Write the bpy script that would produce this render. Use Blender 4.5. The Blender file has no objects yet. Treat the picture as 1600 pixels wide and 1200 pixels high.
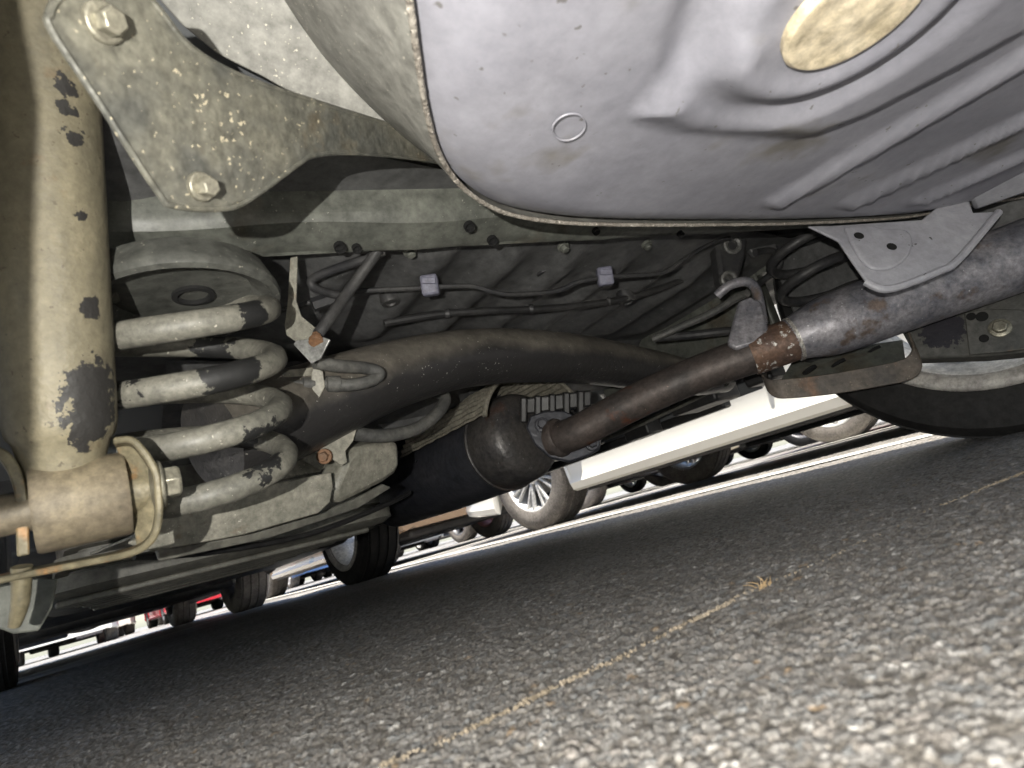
import bpy, math, random
import numpy as np
from mathutils import Vector, Matrix
R = math.radians
random.seed(7); rng = np.random.default_rng(7)
sc = bpy.context.scene
col = sc.collection

# ------------------------------------------------------------------ camera
FPX, CX, CY, CH = 917.0, -0.5, -0.322, 0.081        # focal length in photo pixels, camera place (metres, car axes)
YAW, PITCH, ROLL = 0.716, R(12.75), R(15.87)
C = np.array([CX, CY, CH])
FW = np.array([math.sin(YAW)*math.cos(PITCH), math.cos(YAW)*math.cos(PITCH), math.sin(PITCH)])
r0 = np.array([math.cos(YAW), -math.sin(YAW), 0.0]); u0 = np.cross(r0, FW)
RT = math.cos(ROLL)*r0 - math.sin(ROLL)*u0
UP = math.sin(ROLL)*r0 + math.cos(ROLL)*u0
cd = bpy.data.cameras.new('camera'); cam = bpy.data.objects.new('camera', cd); col.objects.link(cam)
cd.sensor_width = 36.0; cd.lens = 36.0*FPX/1600; cd.clip_start = 0.01; cd.clip_end = 2000
M = Matrix(((RT[0], UP[0], -FW[0], C[0]), (RT[1], UP[1], -FW[1], C[1]), (RT[2], UP[2], -FW[2], C[2]), (0, 0, 0, 1)))
cam.matrix_world = M
cd.dof.use_dof = True; cd.dof.focus_distance = 0.75; cd.dof.aperture_fstop = 11.0
sc.camera = cam

# ------------------------------------------------------------------ sky, sun, phone light, exposure
SUN_DIR = Vector((-0.14, -0.30, 1.0)).normalized()
w = bpy.data.worlds.new('World'); sc.world = w; w.use_nodes = True
nt = w.node_tree; nt.nodes.clear()
sky = nt.nodes.new('ShaderNodeTexSky'); sky.sky_type = 'NISHITA'; sky.sun_disc = False
sky.sun_elevation = math.asin(SUN_DIR.z); sky.sun_rotation = math.atan2(SUN_DIR.x, SUN_DIR.y)
bg = nt.nodes.new('ShaderNodeBackground'); bg.inputs[1].default_value = 0.10
wo = nt.nodes.new('ShaderNodeOutputWorld')
nt.links.new(sky.outputs[0], bg.inputs[0]); nt.links.new(bg.outputs[0], wo.inputs[0])
sl = bpy.data.lights.new('sun', 'SUN'); so = bpy.data.objects.new('sun', sl); col.objects.link(so)
sl.energy = 4.6; sl.angle = R(0.5); sl.color = (1.0, 0.93, 0.82)
so.rotation_euler = SUN_DIR.to_track_quat('Z', 'Y').to_euler()
# the phone's own LED, beside the lens: its hard shadows fall to the right of everything in the photo
fl = bpy.data.lights.new('phone_led', 'POINT'); fo = bpy.data.objects.new('phone_led', fl); col.objects.link(fo)
fl.energy = 9.2; fl.shadow_soft_size = 0.0025; fl.color = (1.0, 0.97, 0.90)
fo.location = Vector(C - RT*0.050 - UP*0.002 - np.array([math.sin(YAW), math.cos(YAW), 0])*0.09)
fo.rotation_euler = Vector(-FW).to_track_quat('Z', 'Y').to_euler()
sc.view_settings.view_transform = 'Standard'; sc.view_settings.look = 'None'
sc.view_settings.exposure = 1.5; sc.view_settings.gamma = 1.0
sc.cycles.use_adaptive_sampling = True; sc.cycles.adaptive_threshold = 0.03; sc.cycles.use_denoising = True
sc.cycles.max_bounces = 5; sc.cycles.diffuse_bounces = 3; sc.cycles.glossy_bounces = 2; sc.cycles.transmission_bounces = 2

# ------------------------------------------------------------------ measuring helpers (photo pixel -> place in metres)
def ray(x, y): return FW + RT*(x-800)/FPX - UP*(y-600)/FPX
def D(x, y, d): return C + ray(x, y)*d
def Zp(x, y, z): d = ray(x, y); return C + d*(z-C[2])/d[2]
def Yp(x, y, v): d = ray(x, y); return C + d*(v-C[1])/d[1]
def plane_px(pts, o, n): return [C + ray(*q)*(np.dot(np.array(o)-C, n)/np.dot(ray(*q), n)) for q in pts]
def plane3(a, b, c):
    n = np.cross(b-a, c-a); n /= np.linalg.norm(n)
    if np.dot(n, a-C) > 0: n = -n
    return n                                        # faces the camera side

# ------------------------------------------------------------------ materials
MATS = {}
def mat(name, col1, col2=None, rough=0.6, metal=0.0, scale=14.0, lo=0.35, hi=0.65, grit=None, grit_amt=0.0, grit_scale=220.0,
        bump=0.15, bump_scale=120.0, rust=None, rust_lo=0.6, chips=None, chip_col=(0.012, 0.012, 0.014), stretch=None, spec=0.4, coat=0.0, rust_scale=9.0, bdist=0.003, mottle=1.0, dust_top=None):
    m = bpy.data.materials.new(name); m.use_nodes = True; MATS[name] = m
    n = m.node_tree.nodes; l = m.node_tree.links
    b = n['Principled BSDF']
    b.inputs['Roughness'].default_value = rough; b.inputs['Metallic'].default_value = metal
    b.inputs['Specular IOR Level'].default_value = spec; b.inputs['Coat Weight'].default_value = coat
    tc = n.new('ShaderNodeTexCoord'); src = tc.outputs['Object']
    if stretch:
        mp = n.new('ShaderNodeMapping'); mp.inputs['Scale'].default_value = stretch; l.new(src, mp.inputs[0]); src2 = mp.outputs[0]
    else: src2 = src
    def noise(s, det=3, v=None, ro=0.6):
        t = n.new('ShaderNodeTexNoise'); t.inputs['Scale'].default_value = s; t.inputs['Detail'].default_value = det
        t.inputs['Roughness'].default_value = ro; l.new(v or src2, t.inputs['Vector']); return t.outputs['Fac']
    def ramp(f, a, c):
        t = n.new('ShaderNodeMapRange'); t.inputs['From Min'].default_value = a; t.inputs['From Max'].default_value = c
        l.new(f, t.inputs['Value']); return t.outputs['Result']
    def mix(f, a, c):
        t = n.new('ShaderNodeMix'); t.data_type = 'RGBA'
        if isinstance(f, float): t.inputs[0].default_value = f
        else: l.new(f, t.inputs[0])
        for s, i in ((a, 6), (c, 7)):
            if isinstance(s, tuple): t.inputs[i].default_value = (*s[:3], 1)
            else: l.new(s, t.inputs[i])
        return t.outputs[2]
    cur = col1
    if col2: cur = mix(ramp(noise(scale), lo, hi), col1, col2)
    if rust: cur = mix(ramp(noise(rust_scale, 4, src), rust_lo, rust_lo+0.08), cur, rust)
    if col2 and bump:                                  # broad stains and fine mottling of the dust itself
        st = n.new('ShaderNodeMapRange'); st.inputs['From Min'].default_value = 0.3; st.inputs['From Max'].default_value = 0.7
        st.inputs['To Min'].default_value = 1-0.42*mottle; st.inputs['To Max'].default_value = 1+0.30*mottle; l.new(noise(scale*4.3+31, 4, src, 0.72), st.inputs['Value'])
        vm = n.new('ShaderNodeVectorMath'); vm.operation = 'SCALE'; l.new(st.outputs[0], vm.inputs['Scale'])
        if isinstance(cur, tuple): vm.inputs[0].default_value = cur
        else: l.new(cur, vm.inputs[0])
        cur = vm.outputs[0]
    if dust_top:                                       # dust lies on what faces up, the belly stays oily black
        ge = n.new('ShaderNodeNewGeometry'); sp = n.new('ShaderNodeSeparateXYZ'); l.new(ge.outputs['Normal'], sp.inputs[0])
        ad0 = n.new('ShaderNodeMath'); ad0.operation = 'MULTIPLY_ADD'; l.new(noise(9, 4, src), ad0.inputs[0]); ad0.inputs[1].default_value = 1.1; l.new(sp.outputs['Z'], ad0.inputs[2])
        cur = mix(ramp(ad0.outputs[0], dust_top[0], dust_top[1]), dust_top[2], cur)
    if grit:
        gm = n.new('ShaderNodeMath'); gm.operation = 'MULTIPLY_ADD'; l.new(noise(16, 2, src), gm.inputs[0]); gm.inputs[1].default_value = 0.22; l.new(noise(grit_scale, 2, src, 0.6), gm.inputs[2])
        cur = mix(ramp(gm.outputs[0], 0.815-grit_amt, 0.85-grit_amt), cur, grit)
    if chips:
        acc = None
        for (p, rad) in chips:
            vm = n.new('ShaderNodeVectorMath'); vm.operation = 'DISTANCE'; vm.inputs[1].default_value = tuple(p); l.new(src, vm.inputs[0])
            f = ramp(vm.outputs['Value'], rad, 0.0)
            if acc is None: acc = f
            else:
                mm = n.new('ShaderNodeMath'); mm.operation = 'MAXIMUM'; l.new(acc, mm.inputs[0]); l.new(f, mm.inputs[1]); acc = mm.outputs[0]
        nz = noise(110.0, 4, src, 0.65)
        ad = n.new('ShaderNodeMath'); ad.operation = 'MULTIPLY_ADD'; l.new(nz, ad.inputs[0]); ad.inputs[1].default_value = 1.3; l.new(acc, ad.inputs[2])
        cur = mix(ramp(ad.outputs[0], 0.98, 1.0), cur, chip_col)
    if isinstance(cur, tuple): b.inputs['Base Color'].default_value = (*cur[:3], 1)
    else: l.new(cur, b.inputs['Base Color'])
    if bump:
        bp = n.new('ShaderNodeBump'); bp.inputs['Strength'].default_value = bump; bp.inputs['Distance'].default_value = bdist
        l.new(noise(bump_scale, 2, src), bp.inputs['Height']); l.new(bp.outputs[0], b.inputs['Normal'])
        rr = n.new('ShaderNodeMapRange'); rr.inputs['To Min'].default_value = max(0.05, rough-0.15); rr.inputs['To Max'].default_value = min(1, rough+0.15)
        l.new(noise(scale*2.5, 1), rr.inputs['Value']); l.new(rr.outputs[0], b.inputs['Roughness'])
    return m

mat('well_paint', (0.20, 0.199, 0.227), (0.255, 0.253, 0.283), 0.42, 0.0, 7, grit=(0.12, 0.115, 0.115), grit_amt=0.0, grit_scale=120, bump=0.14, bump_scale=45, rust=(0.165, 0.155, 0.145), rust_lo=0.60, rust_scale=7, mottle=0.35)
mat('well_side', (0.175, 0.172, 0.155), (0.235, 0.23, 0.21), 0.5, 0.0, 9, grit=(0.45, 0.42, 0.35), grit_amt=0.02, grit_scale=330, bump=0.2, bump_scale=70)
mat('sealant', (0.17, 0.152, 0.13), (0.25, 0.23, 0.20), 0.6, 0.0, 90, 0.4, 0.6, grit=(0.5, 0.46, 0.4), grit_amt=0.06, grit_scale=420, bump=0.7, bump_scale=260, bdist=0.003)
mat('plug', (0.50, 0.42, 0.28), (0.64, 0.56, 0.42), 0.5, 0.0, 22, rust=(0.70, 0.50, 0.40), rust_lo=0.58, rust_scale=18, bump=0.25, bump_scale=40)
mat('bracket_metal', (0.066, 0.066, 0.058), (0.115, 0.110, 0.088), 0.45, 0.15, 26, 0.38, 0.62, grit=(0.36, 0.32, 0.23), grit_amt=0.03, grit_scale=300, bump=0.5, bump_scale=90, rust=(0.10, 0.085, 0.06), rust_lo=0.62, rust_scale=20)
mat('bracket_grey', (0.23, 0.23, 0.255), (0.30, 0.30, 0.325), 0.45, 0.0, 14, grit=(0.05, 0.05, 0.05), grit_amt=-0.02, grit_scale=90, bump=0.1, rust=(0.26, 0.225, 0.185), rust_lo=0.62, rust_scale=8, mottle=0.4)
mat('bolt_steel', (0.17, 0.16, 0.125), (0.25, 0.235, 0.185), 0.4, 0.5, 60, bump=0.25)
mat('underbody', (0.075, 0.078, 0.068), (0.115, 0.118, 0.102), 0.5, 0.0, 12, grit=(0.25, 0.24, 0.21), grit_amt=-0.01, grit_scale=300, bump=0.2, bump_scale=60, rust=(0.075, 0.066, 0.05), rust_lo=0.6)
mat('seat_dark', (0.045, 0.046, 0.041), (0.075, 0.076, 0.068), 0.5, 0.0, 16, grit=(0.2, 0.19, 0.16), grit_amt=0.0, grit_scale=300, bump=0.2)
mat('underbody_dusty', (0.14, 0.145, 0.12), (0.20, 0.20, 0.165), 0.5, 0.0, 10, grit=(0.3, 0.28, 0.23), grit_amt=0.0, grit_scale=300, bump=0.2, bump_scale=60, rust=(0.07, 0.06, 0.045), rust_lo=0.62, rust_scale=14)
mat('floor_panel', (0.06, 0.06, 0.06), (0.09, 0.09, 0.09), 0.45, 0.0, 9, grit=(0.25, 0.25, 0.24), grit_amt=-0.03, grit_scale=120, bump=0.2, bump_scale=50)
shock_chips = [(D(162, 642, .36), 0.0340), (D(166, 602, .365), 0.0280), (D(160, 676, .36), 0.0260), (D(142, 655, .35), 0.0148), (D(127, 430, .350), 0.0148), (D(123, 402, .350), 0.0123), (D(127, 456, .350), 0.0131), (D(112, 130, .356), 0.0148), (D(116, 165, .356), 0.0148), (D(119, 205, .356), 0.0148), (D(126, 262, .356), 0.0115), (D(130, 292, .356), 0.0115), (D(138, 330, .36), 0.0115), (D(148, 480, .365), 0.0115), (D(118, 702, .345), 0.0090)]
mat('shock_paint', (0.092, 0.082, 0.056), (0.15, 0.131, 0.086), 0.6, 0.0, 26, stretch=(1, 1, 0.16), grit=(0.07, 0.058, 0.038), grit_amt=0.02, grit_scale=190, mottle=0.55, rust=(0.105, 0.082, 0.05), rust_lo=0.6, rust_scale=30, bump=0.25, bump_scale=160, chips=shock_chips, chip_col=(0.016, 0.015, 0.014))
spring_chips = [(D(205, 520, .425), .034), (D(235, 505, .42), .022), (D(200, 612, .425), .034), (D(240, 600, .42), .026), (D(365, 578, .425), .032), (D(350, 592, .425), .024), (D(345, 555, .53), .034), (D(425, 705, .44), .034), (D(412, 690, .46), .03), (D(370, 690, .53), .034), (D(300, 700, .44), .016), (D(390, 490, .44), .022), (D(300, 770, .45), .018)]
mat('spring_paint', (0.10, 0.097, 0.082), (0.145, 0.139, 0.116), 0.55, 0.0, 30, grit=(0.35, 0.33, 0.28), grit_amt=0.0, bump=0.15, bump_scale=150, chips=spring_chips, chip_col=(0.012, 0.012, 0.012))
mat('clevis', (0.095, 0.083, 0.052), (0.16, 0.137, 0.085), 0.5, 0.1, 30, rust=(0.20, 0.11, 0.045), rust_lo=0.56, rust_scale=26, bump=0.25)
mat('bushing', (0.14, 0.115, 0.075), (0.095, 0.078, 0.055), 0.6, 0.0, 24, rust=(0.20, 0.13, 0.075), rust_lo=0.58, bump=0.2)
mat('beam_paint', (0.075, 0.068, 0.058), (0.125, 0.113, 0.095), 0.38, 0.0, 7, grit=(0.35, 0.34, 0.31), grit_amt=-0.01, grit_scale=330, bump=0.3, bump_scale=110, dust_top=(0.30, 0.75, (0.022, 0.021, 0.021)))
mat('arm_paint', (0.15, 0.146, 0.12), (0.24, 0.228, 0.19), 0.5, 0.0, 20, grit=(0.42, 0.40, 0.35), grit_amt=0.01, grit_scale=380, bump=0.2, rust=(0.12, 0.085, 0.055), rust_lo=0.62, rust_scale=18)
mat('rust_pipe', (0.050, 0.043, 0.040), (0.080, 0.064, 0.057), 0.55, 0.3, 20, rust=(0.12, 0.045, 0.025), rust_lo=0.57, rust_scale=16, bump=0.3, bump_scale=120, grit=(0.3, 0.22, 0.17), grit_amt=-0.03)
mat('rust_sleeve', (0.09, 0.06, 0.05), (0.15, 0.09, 0.06), 0.55, 0.3, 30, rust=(0.75, 0.74, 0.70), rust_lo=0.575, rust_scale=70, bump=0.4, bump_scale=120)
mat('muffler_steel', (0.13, 0.13, 0.15), (0.26, 0.25, 0.265), 0.5, 0.35, 26, 0.38, 0.62, rust=(0.13, 0.10, 0.085), rust_lo=0.60, rust_scale=22, bump=0.25, grit=(0.5, 0.5, 0.5), grit_amt=-0.035, grit_scale=160)
mat('weld', (0.55, 0.54, 0.5), (0.20, 0.17, 0.15), 0.45, 0.4, 90, bump=0.8, bump_scale=200)
mat('converter', (0.030, 0.032, 0.040), (0.05, 0.05, 0.058), 0.36, 0.2, 12, rust=(0.07, 0.042, 0.035), rust_lo=0.66, rust_scale=11, bump=0.2)
mat('converter_cap', (0.045, 0.043, 0.044), (0.085, 0.078, 0.072), 0.42, 0.3, 22, rust=(0.075, 0.05, 0.042), rust_lo=0.62, rust_scale=16, bump=0.3, grit=(0.25, 0.25, 0.25), grit_amt=-0.02)
mat('heat_foil', (0.42, 0.39, 0.32), (0.28, 0.26, 0.21), 0.4, 0.5, 40, bump=0.2)
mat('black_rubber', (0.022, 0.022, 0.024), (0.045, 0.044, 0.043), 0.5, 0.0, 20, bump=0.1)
mat('hose_dusty', (0.06, 0.06, 0.058), (0.10, 0.098, 0.09), 0.5, 0.0, 30, bump=0.1)
mat('clip_plastic', (0.12, 0.12, 0.16), (0.17, 0.17, 0.215), 0.5, bump=0.05)
mat('hole_black', (0.004, 0.004, 0.004), None, 0.9, bump=0.0)
mat('carrier_paint', (0.05, 0.05, 0.046), (0.085, 0.082, 0.074), 0.55, 0.0, 18, chips=[(D(1474, 516, .89), .040), (D(1466, 520, .89), .036)], chip_col=(0.012, 0.011, 0.016), rust=(0.13, 0.095, 0.06), rust_lo=0.63, rust_scale=12, bump=0.2)
mat('zinc', (0.30, 0.30, 0.29), (0.42, 0.42, 0.40), 0.35, 0.5, 40, rust=(0.5, 0.24, 0.10), rust_lo=0.68, rust_scale=30, bump=0.15)
mat('rusty_nut', (0.20, 0.105, 0.055), (0.13, 0.08, 0.05), 0.6, 0.2, 60, bump=0.3)
mat('dark_plastic', (0.016, 0.016, 0.017), (0.034, 0.033, 0.032), 0.48, 0.0, 10, bump=0.12, bump_scale=60)
mat('tray_plastic', (0.10, 0.098, 0.085), (0.15, 0.145, 0.125), 0.5, 0.0, 10, bump=0.15, bump_scale=80)
mat('tyre_rubber', (0.010, 0.010, 0.010), (0.018, 0.017, 0.0165), 0.75, 0.0, 14, bump=0.15, bump_scale=80, spec=0.25)
mat('tyre_dusty', (0.14, 0.128, 0.118), (0.20, 0.185, 0.168), 0.8, 0.0, 14, bump=0.15, bump_scale=80, spec=0.2)
mat('rim_silver', (0.55, 0.55, 0.54), (0.66, 0.66, 0.65), 0.35, 0.35, 20, bump=0.03)
mat('rim_dark', (0.10, 0.10, 0.11), (0.15, 0.15, 0.155), 0.4, 0.3, 20, bump=0.03)
mat('rim_inner', (0.80, 0.80, 0.78), (0.74, 0.73, 0.70), 0.4, 0.1, 10, bump=0.05)
mat('rim_lip', (0.32, 0.30, 0.28), (0.42, 0.40, 0.37), 0.5, 0.1, 20, bump=0.1)
mat('rim_pink', (0.42, 0.20, 0.19), (0.50, 0.27, 0.25), 0.45, 0.1, 10, bump=0.05)
mat('disc_steel', (0.25, 0.24, 0.23), (0.35, 0.33, 0.31), 0.4, 0.7, 20, bump=0.1)
mat('pan_rust', (0.05, 0.042, 0.036), (0.10, 0.08, 0.062), 0.55, 0.1, 16, rust=(0.13, 0.075, 0.045), rust_lo=0.58, rust_scale=14, grit=(0.3, 0.25, 0.18), grit_amt=-0.01, grit_scale=350, bump=0.25)
def paint(name, c, rough=0.25): return mat(name, c, tuple(x*0.96 for x in c), rough, 0.0, 3, bump=0.0, coat=0.6)
paint('paint_brown', (0.16, 0.11, 0.07)); paint('paint_white', (0.74, 0.73, 0.68)); paint('paint_red', (0.45, 0.02, 0.03)); paint('paint_silver', (0.42, 0.43, 0.44)); paint('paint_black', (0.02, 0.02, 0.022))
paint('paint_blue', (0.05, 0.10, 0.22)); paint('paint_grey', (0.13, 0.135, 0.14)); paint('paint_cream', (0.66, 0.60, 0.46))
mat('car_glass', (0.015, 0.018, 0.02), None, 0.06, 0.0, bump=0.0, spec=0.6)
mat('lamp_red', (0.35, 0.015, 0.015), None, 0.15, bump=0.0); mat('lamp_clear', (0.55, 0.55, 0.55), None, 0.12, bump=0.0)
mat('line_paint', (0.66, 0.65, 0.60), (0.50, 0.49, 0.46), 0.7, 0.0, 40, bump=0.3, bump_scale=300)
mat('crack_dirt', (0.15, 0.122, 0.085), (0.24, 0.20, 0.15), 0.9, 0.0, 90, bump=0.8, bump_scale=300)
mat('dry_grass', (0.22, 0.15, 0.075), (0.28, 0.20, 0.11), 0.7, bump=0.0)

def asphalt_mat(name, attr):
    m = bpy.data.materials.new(name); m.use_nodes = True; MATS[name] = m
    n = m.node_tree.nodes; l = m.node_tree.links; b = n['Principled BSDF']
    tc = n.new('ShaderNodeTexCoord')
    def noise(s, det=6):
        t = n.new('ShaderNodeTexNoise'); t.inputs['Scale'].default_value = s; t.inputs['Detail'].default_value = det; l.new(tc.outputs['Object'], t.inputs['Vector']); return t
    big = noise(1.3, 2); mr = n.new('ShaderNodeMapRange'); l.new(big.outputs['Fac'], mr.inputs['Value']); mr.inputs['From Min'].default_value = .3; mr.inputs['From Max'].default_value = .7
    mr.inputs['To Min'].default_value = 0.8; mr.inputs['To Max'].default_value = 1.2
    fine = noise(900, 1); fm = n.new('ShaderNodeMapRange'); l.new(fine.outputs['Fac'], fm.inputs['Value']); fm.inputs['From Min'].default_value = .3; fm.inputs['From Max'].default_value = .7; fm.inputs['To Min'].default_value = .65; fm.inputs['To Max'].default_value = 1.35
    mu = n.new('ShaderNodeMath'); mu.operation = 'MULTIPLY'; l.new(mr.outputs[0], mu.inputs[0]); l.new(fm.outputs[0], mu.inputs[1])
    sc_ = n.new('ShaderNodeVectorMath'); sc_.operation = 'SCALE'; l.new(mu.outputs[0], sc_.inputs['Scale'])
    bp = n.new('ShaderNodeBump')
    if attr:
        a = n.new('ShaderNodeAttribute'); a.attribute_name = 'stone'; l.new(a.outputs['Color'], sc_.inputs[0])
        l.new(noise(700, 1).outputs['Fac'], bp.inputs['Height']); bp.inputs['Strength'].default_value = 0.45; bp.inputs['Distance'].default_value = 0.0012
    else:
        v = n.new('ShaderNodeTexVoronoi'); v.inputs['Scale'].default_value = 110; l.new(tc.outputs['Object'], v.inputs['Vector'])
        cr = n.new('ShaderNodeValToRGB'); l.new(v.outputs['Color'], cr.inputs[0])
        e = cr.color_ramp.elements; e[0].color = (0.15, 0.145, 0.136, 1); e[0].position = 0.1; e[1].color = (0.26, 0.25, 0.235, 1); e[1].position = 0.75
        x = e.new(0.97); x.color = (0.32, 0.30, 0.28, 1)
        l.new(cr.outputs[0], sc_.inputs[0]); l.new(v.outputs['Distance'], bp.inputs['Height']); bp.invert = True; bp.inputs['Strength'].default_value = 0.5; bp.inputs['Distance'].default_value = 0.004
    l.new(sc_.outputs[0], b.inputs['Base Color']); l.new(bp.outputs[0], b.inputs['Normal'])
    b.inputs['Roughness'].default_value = 0.6; b.inputs['Specular IOR Level'].default_value = 0.32
asphalt_mat('asphalt_near', True); asphalt_mat('asphalt_far', False)

# ------------------------------------------------------------------ mesh helpers
def link(name, me, material, parent=None):
    o = bpy.data.objects.new(name, me); col.objects.link(o)
    if material is not None and not me.materials: me.materials.append(MATS[material])
    if parent is not None: o.parent = parent
    return o
def make(name, v, f, material, parent=None, smooth=True, bevel=0.0, seg=2, angle=35):
    me = bpy.data.meshes.new(name); me.from_pydata([tuple(map(float, p)) for p in v], [], f); me.validate(); me.update()
    if smooth:
        me.polygons.foreach_set('use_smooth', [True]*len(me.polygons))
        me.set_sharp_from_angle(angle=R(angle))
    o = link(name, me, material, parent)
    if bevel:
        b = o.modifiers.new('bevel', 'BEVEL'); b.width = bevel; b.segments = seg; b.limit_method = 'ANGLE'; b.angle_limit = R(30); b.harden_normals = False
    return o
def empty(name, loc=(0, 0, 0), rz=0.0, parent=None):
    o = bpy.data.objects.new(name, None); col.objects.link(o); o.location = loc; o.rotation_euler = (0, 0, rz); o.empty_display_size = 0.1
    if parent is not None: o.parent = parent
    return o
def tag(o, label, cat, group=None):
    o['label'] = label; o['category'] = cat
    if group: o['group'] = group
    return o
class MB:
    def __init__(s): s.v = []; s.f = []
    def add(s, v, f):
        k = len(s.v); s.v += [np.array(p, float) for p in v]; s.f += [[i+k for i in q] for q in f]; return s
    def build(s, name, material, parent=None, **k): return make(name, s.v, s.f, material, parent, **k)
def unit(a): a = np.array(a, float); return a/np.linalg.norm(a)
def smooth_path(pts, k=6, extra=None):
    P = [np.array(p, float) for p in pts]; n = len(P)
    if n < 3: return P if extra is None else (P, extra)
    out = []; ex = []
    for i in range(n-1):
        a, b, c, d = P[max(i-1, 0)], P[i], P[i+1], P[min(i+2, n-1)]
        for j in range(k):
            t = j/k
            out.append(0.5*((2*b)+(-a+c)*t+(2*a-5*b+4*c-d)*t*t+(-a+3*b-3*c+d)*t**3))
            if extra is not None: ex.append(extra[i]*(1-t)+extra[i+1]*t)
    out.append(P[-1])
    if extra is not None: ex.append(extra[-1]); return out, ex
    return out
def frames(P):
    n = len(P); T = []
    for i in range(n): T.append(unit(P[min(i+1, n-1)]-P[max(i-1, 0)]))
    a = np.array([0, 0, 1.0]) if abs(T[0][2]) < 0.9 else np.array([1.0, 0, 0])
    N = [unit(np.cross(T[0], a))]
    for i in range(1, n):
        q = N[-1]-T[i]*np.dot(N[-1], T[i]); N.append(unit(q))
    return T, N, [np.cross(t, m) for t, m in zip(T, N)]
def tube_geo(pts, r, n=14, caps=True, k=6, sm=True):
    rs = list(r) if hasattr(r, '__len__') else [r]*len(pts)
    if sm and len(pts) > 2: P, rs = smooth_path(pts, k, rs)
    else: P = [np.array(p, float) for p in pts]
    T, N, B = frames(P); v = []; f = []
    for p, a, b, q in zip(P, N, B, rs):
        for i in range(n):
            t = 2*math.pi*i/n; v.append(p+q*(math.cos(t)*a+math.sin(t)*b))
    for i in range(len(P)-1):
        for j in range(n):
            f.append([i*n+j, i*n+(j+1) % n, (i+1)*n+(j+1) % n, (i+1)*n+j])
    if caps: f.append(list(range(n))[::-1]); f.append([(len(P)-1)*n+j for j in range(n)])
    return v, f
def tube(name, pts, r, material, parent, **k):
    v, f = tube_geo(pts, r, **k); return make(name, v, f, material, parent)
def strip_geo(pts, w, t, up, k=6, sm=True):
    P = smooth_path(pts, k) if sm and len(pts) > 2 else [np.array(p, float) for p in pts]
    T, _, _ = frames(P); v = []; f = []; up = unit(up)
    for p, tt in zip(P, T):
        s = unit(np.cross(tt, up)); q = up
        for a, b in ((-1, -1), (1, -1), (1, 1), (-1, 1)): v.append(p+s*a*t/2+q*b*w/2)
    for i in range(len(P)-1):
        for j in range(4): f.append([i*4+j, i*4+(j+1) % 4, (i+1)*4+(j+1) % 4, (i+1)*4+j])
    f.append([3, 2, 1, 0]); f.append([(len(P)-1)*4+j for j in range(4)])
    return v, f
def plate_geo(poly, th, n):
    P = [np.array(p, float) for p in poly]; k = len(P); n = unit(n)
    v = P+[p-n*th for p in P]
    return v, [list(range(k)), list(range(2*k-1, k-1, -1))]+[[i, i+k, (i+1) % k+k, (i+1) % k] for i in range(k)]
def plate_px(name, px, d3, th, material, parent, bevel=0.0012, closed_smooth=False):
    """px: outline seen in the photo; d3: three (x, y, depth) fixing the plate's real plane"""
    a, b, c = [D(*q) for q in d3]; n = plane3(a, b, c)
    if closed_smooth:
        q = px+px[:3]; px = [tuple(t) for t in smooth_path([np.array(z) for z in (px[-1:]+q)], 4)][4:4+4*len(px)]
    v, f = plate_geo(plane_px(px, a, n), th, n)
    return make(name, v, f, material, parent, bevel=bevel)
def box_geo(c, ex, ey, ez):
    c = np.array(c, float); v = [c+a*np.array(ex)+b*np.array(ey)+d*np.array(ez) for d in (-1, 1) for b in (-1, 1) for a in (-1, 1)]
    return v, [[0, 2, 3, 1], [4, 5, 7, 6], [0, 1, 5, 4], [2, 6, 7, 3], [0, 4, 6, 2], [1, 3, 7, 5]]
def box(name, lo, hi, material, parent, bevel=0.003):
    lo, hi = np.array(lo, float), np.array(hi, float); h = (hi-lo)/2
    v, f = box_geo((lo+hi)/2, (h[0], 0, 0), (0, h[1], 0), (0, 0, h[2])); return make(name, v, f, material, parent, bevel=bevel)
def basis(ax):
    ax = unit(ax); a = np.array([0, 0, 1.0]) if abs(ax[2]) < 0.9 else np.array([0, 1.0, 0]); x = unit(np.cross(a, ax)); return ax, x, np.cross(ax, x)
def lathe_geo(o, ax, prof, n=24, caps=True):
    """prof: list of (distance along axis, radius)"""
    o = np.array(o, float); ax, x, y = basis(ax); v = []; f = []
    for t, r in prof:
        for i in range(n): a = 2*math.pi*i/n; v.append(o+ax*t+r*(math.cos(a)*x+math.sin(a)*y))
    m = len(prof)
    for i in range(m-1):
        for j in range(n): f.append([i*n+j, i*n+(j+1) % n, (i+1)*n+(j+1) % n, (i+1)*n+j])
    if caps: f.append(list(range(n))[::-1]); f.append([(m-1)*n+j for j in range(n)])
    return v, f
def lathe(name, o, ax, prof, material, parent, n=24, **k):
    v, f = lathe_geo(o, ax, prof, n); return make(name, v, f, material, parent, **k)
def bolt(name, o, ax, r, h, material, parent):
    g = MB(); g.add(*lathe_geo(o, ax, [(-0.002, r*1.45), (h*0.22, r*1.45), (h*0.3, r*1.3)], 20))
    g.add(*lathe_geo(np.array(o)+unit(ax)*h*0.28, ax, [(0, r), (h*0.6, r), (h*0.72, r*0.85)], 6))
    return g.build(name, material, parent, bevel=r*0.06)

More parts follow.
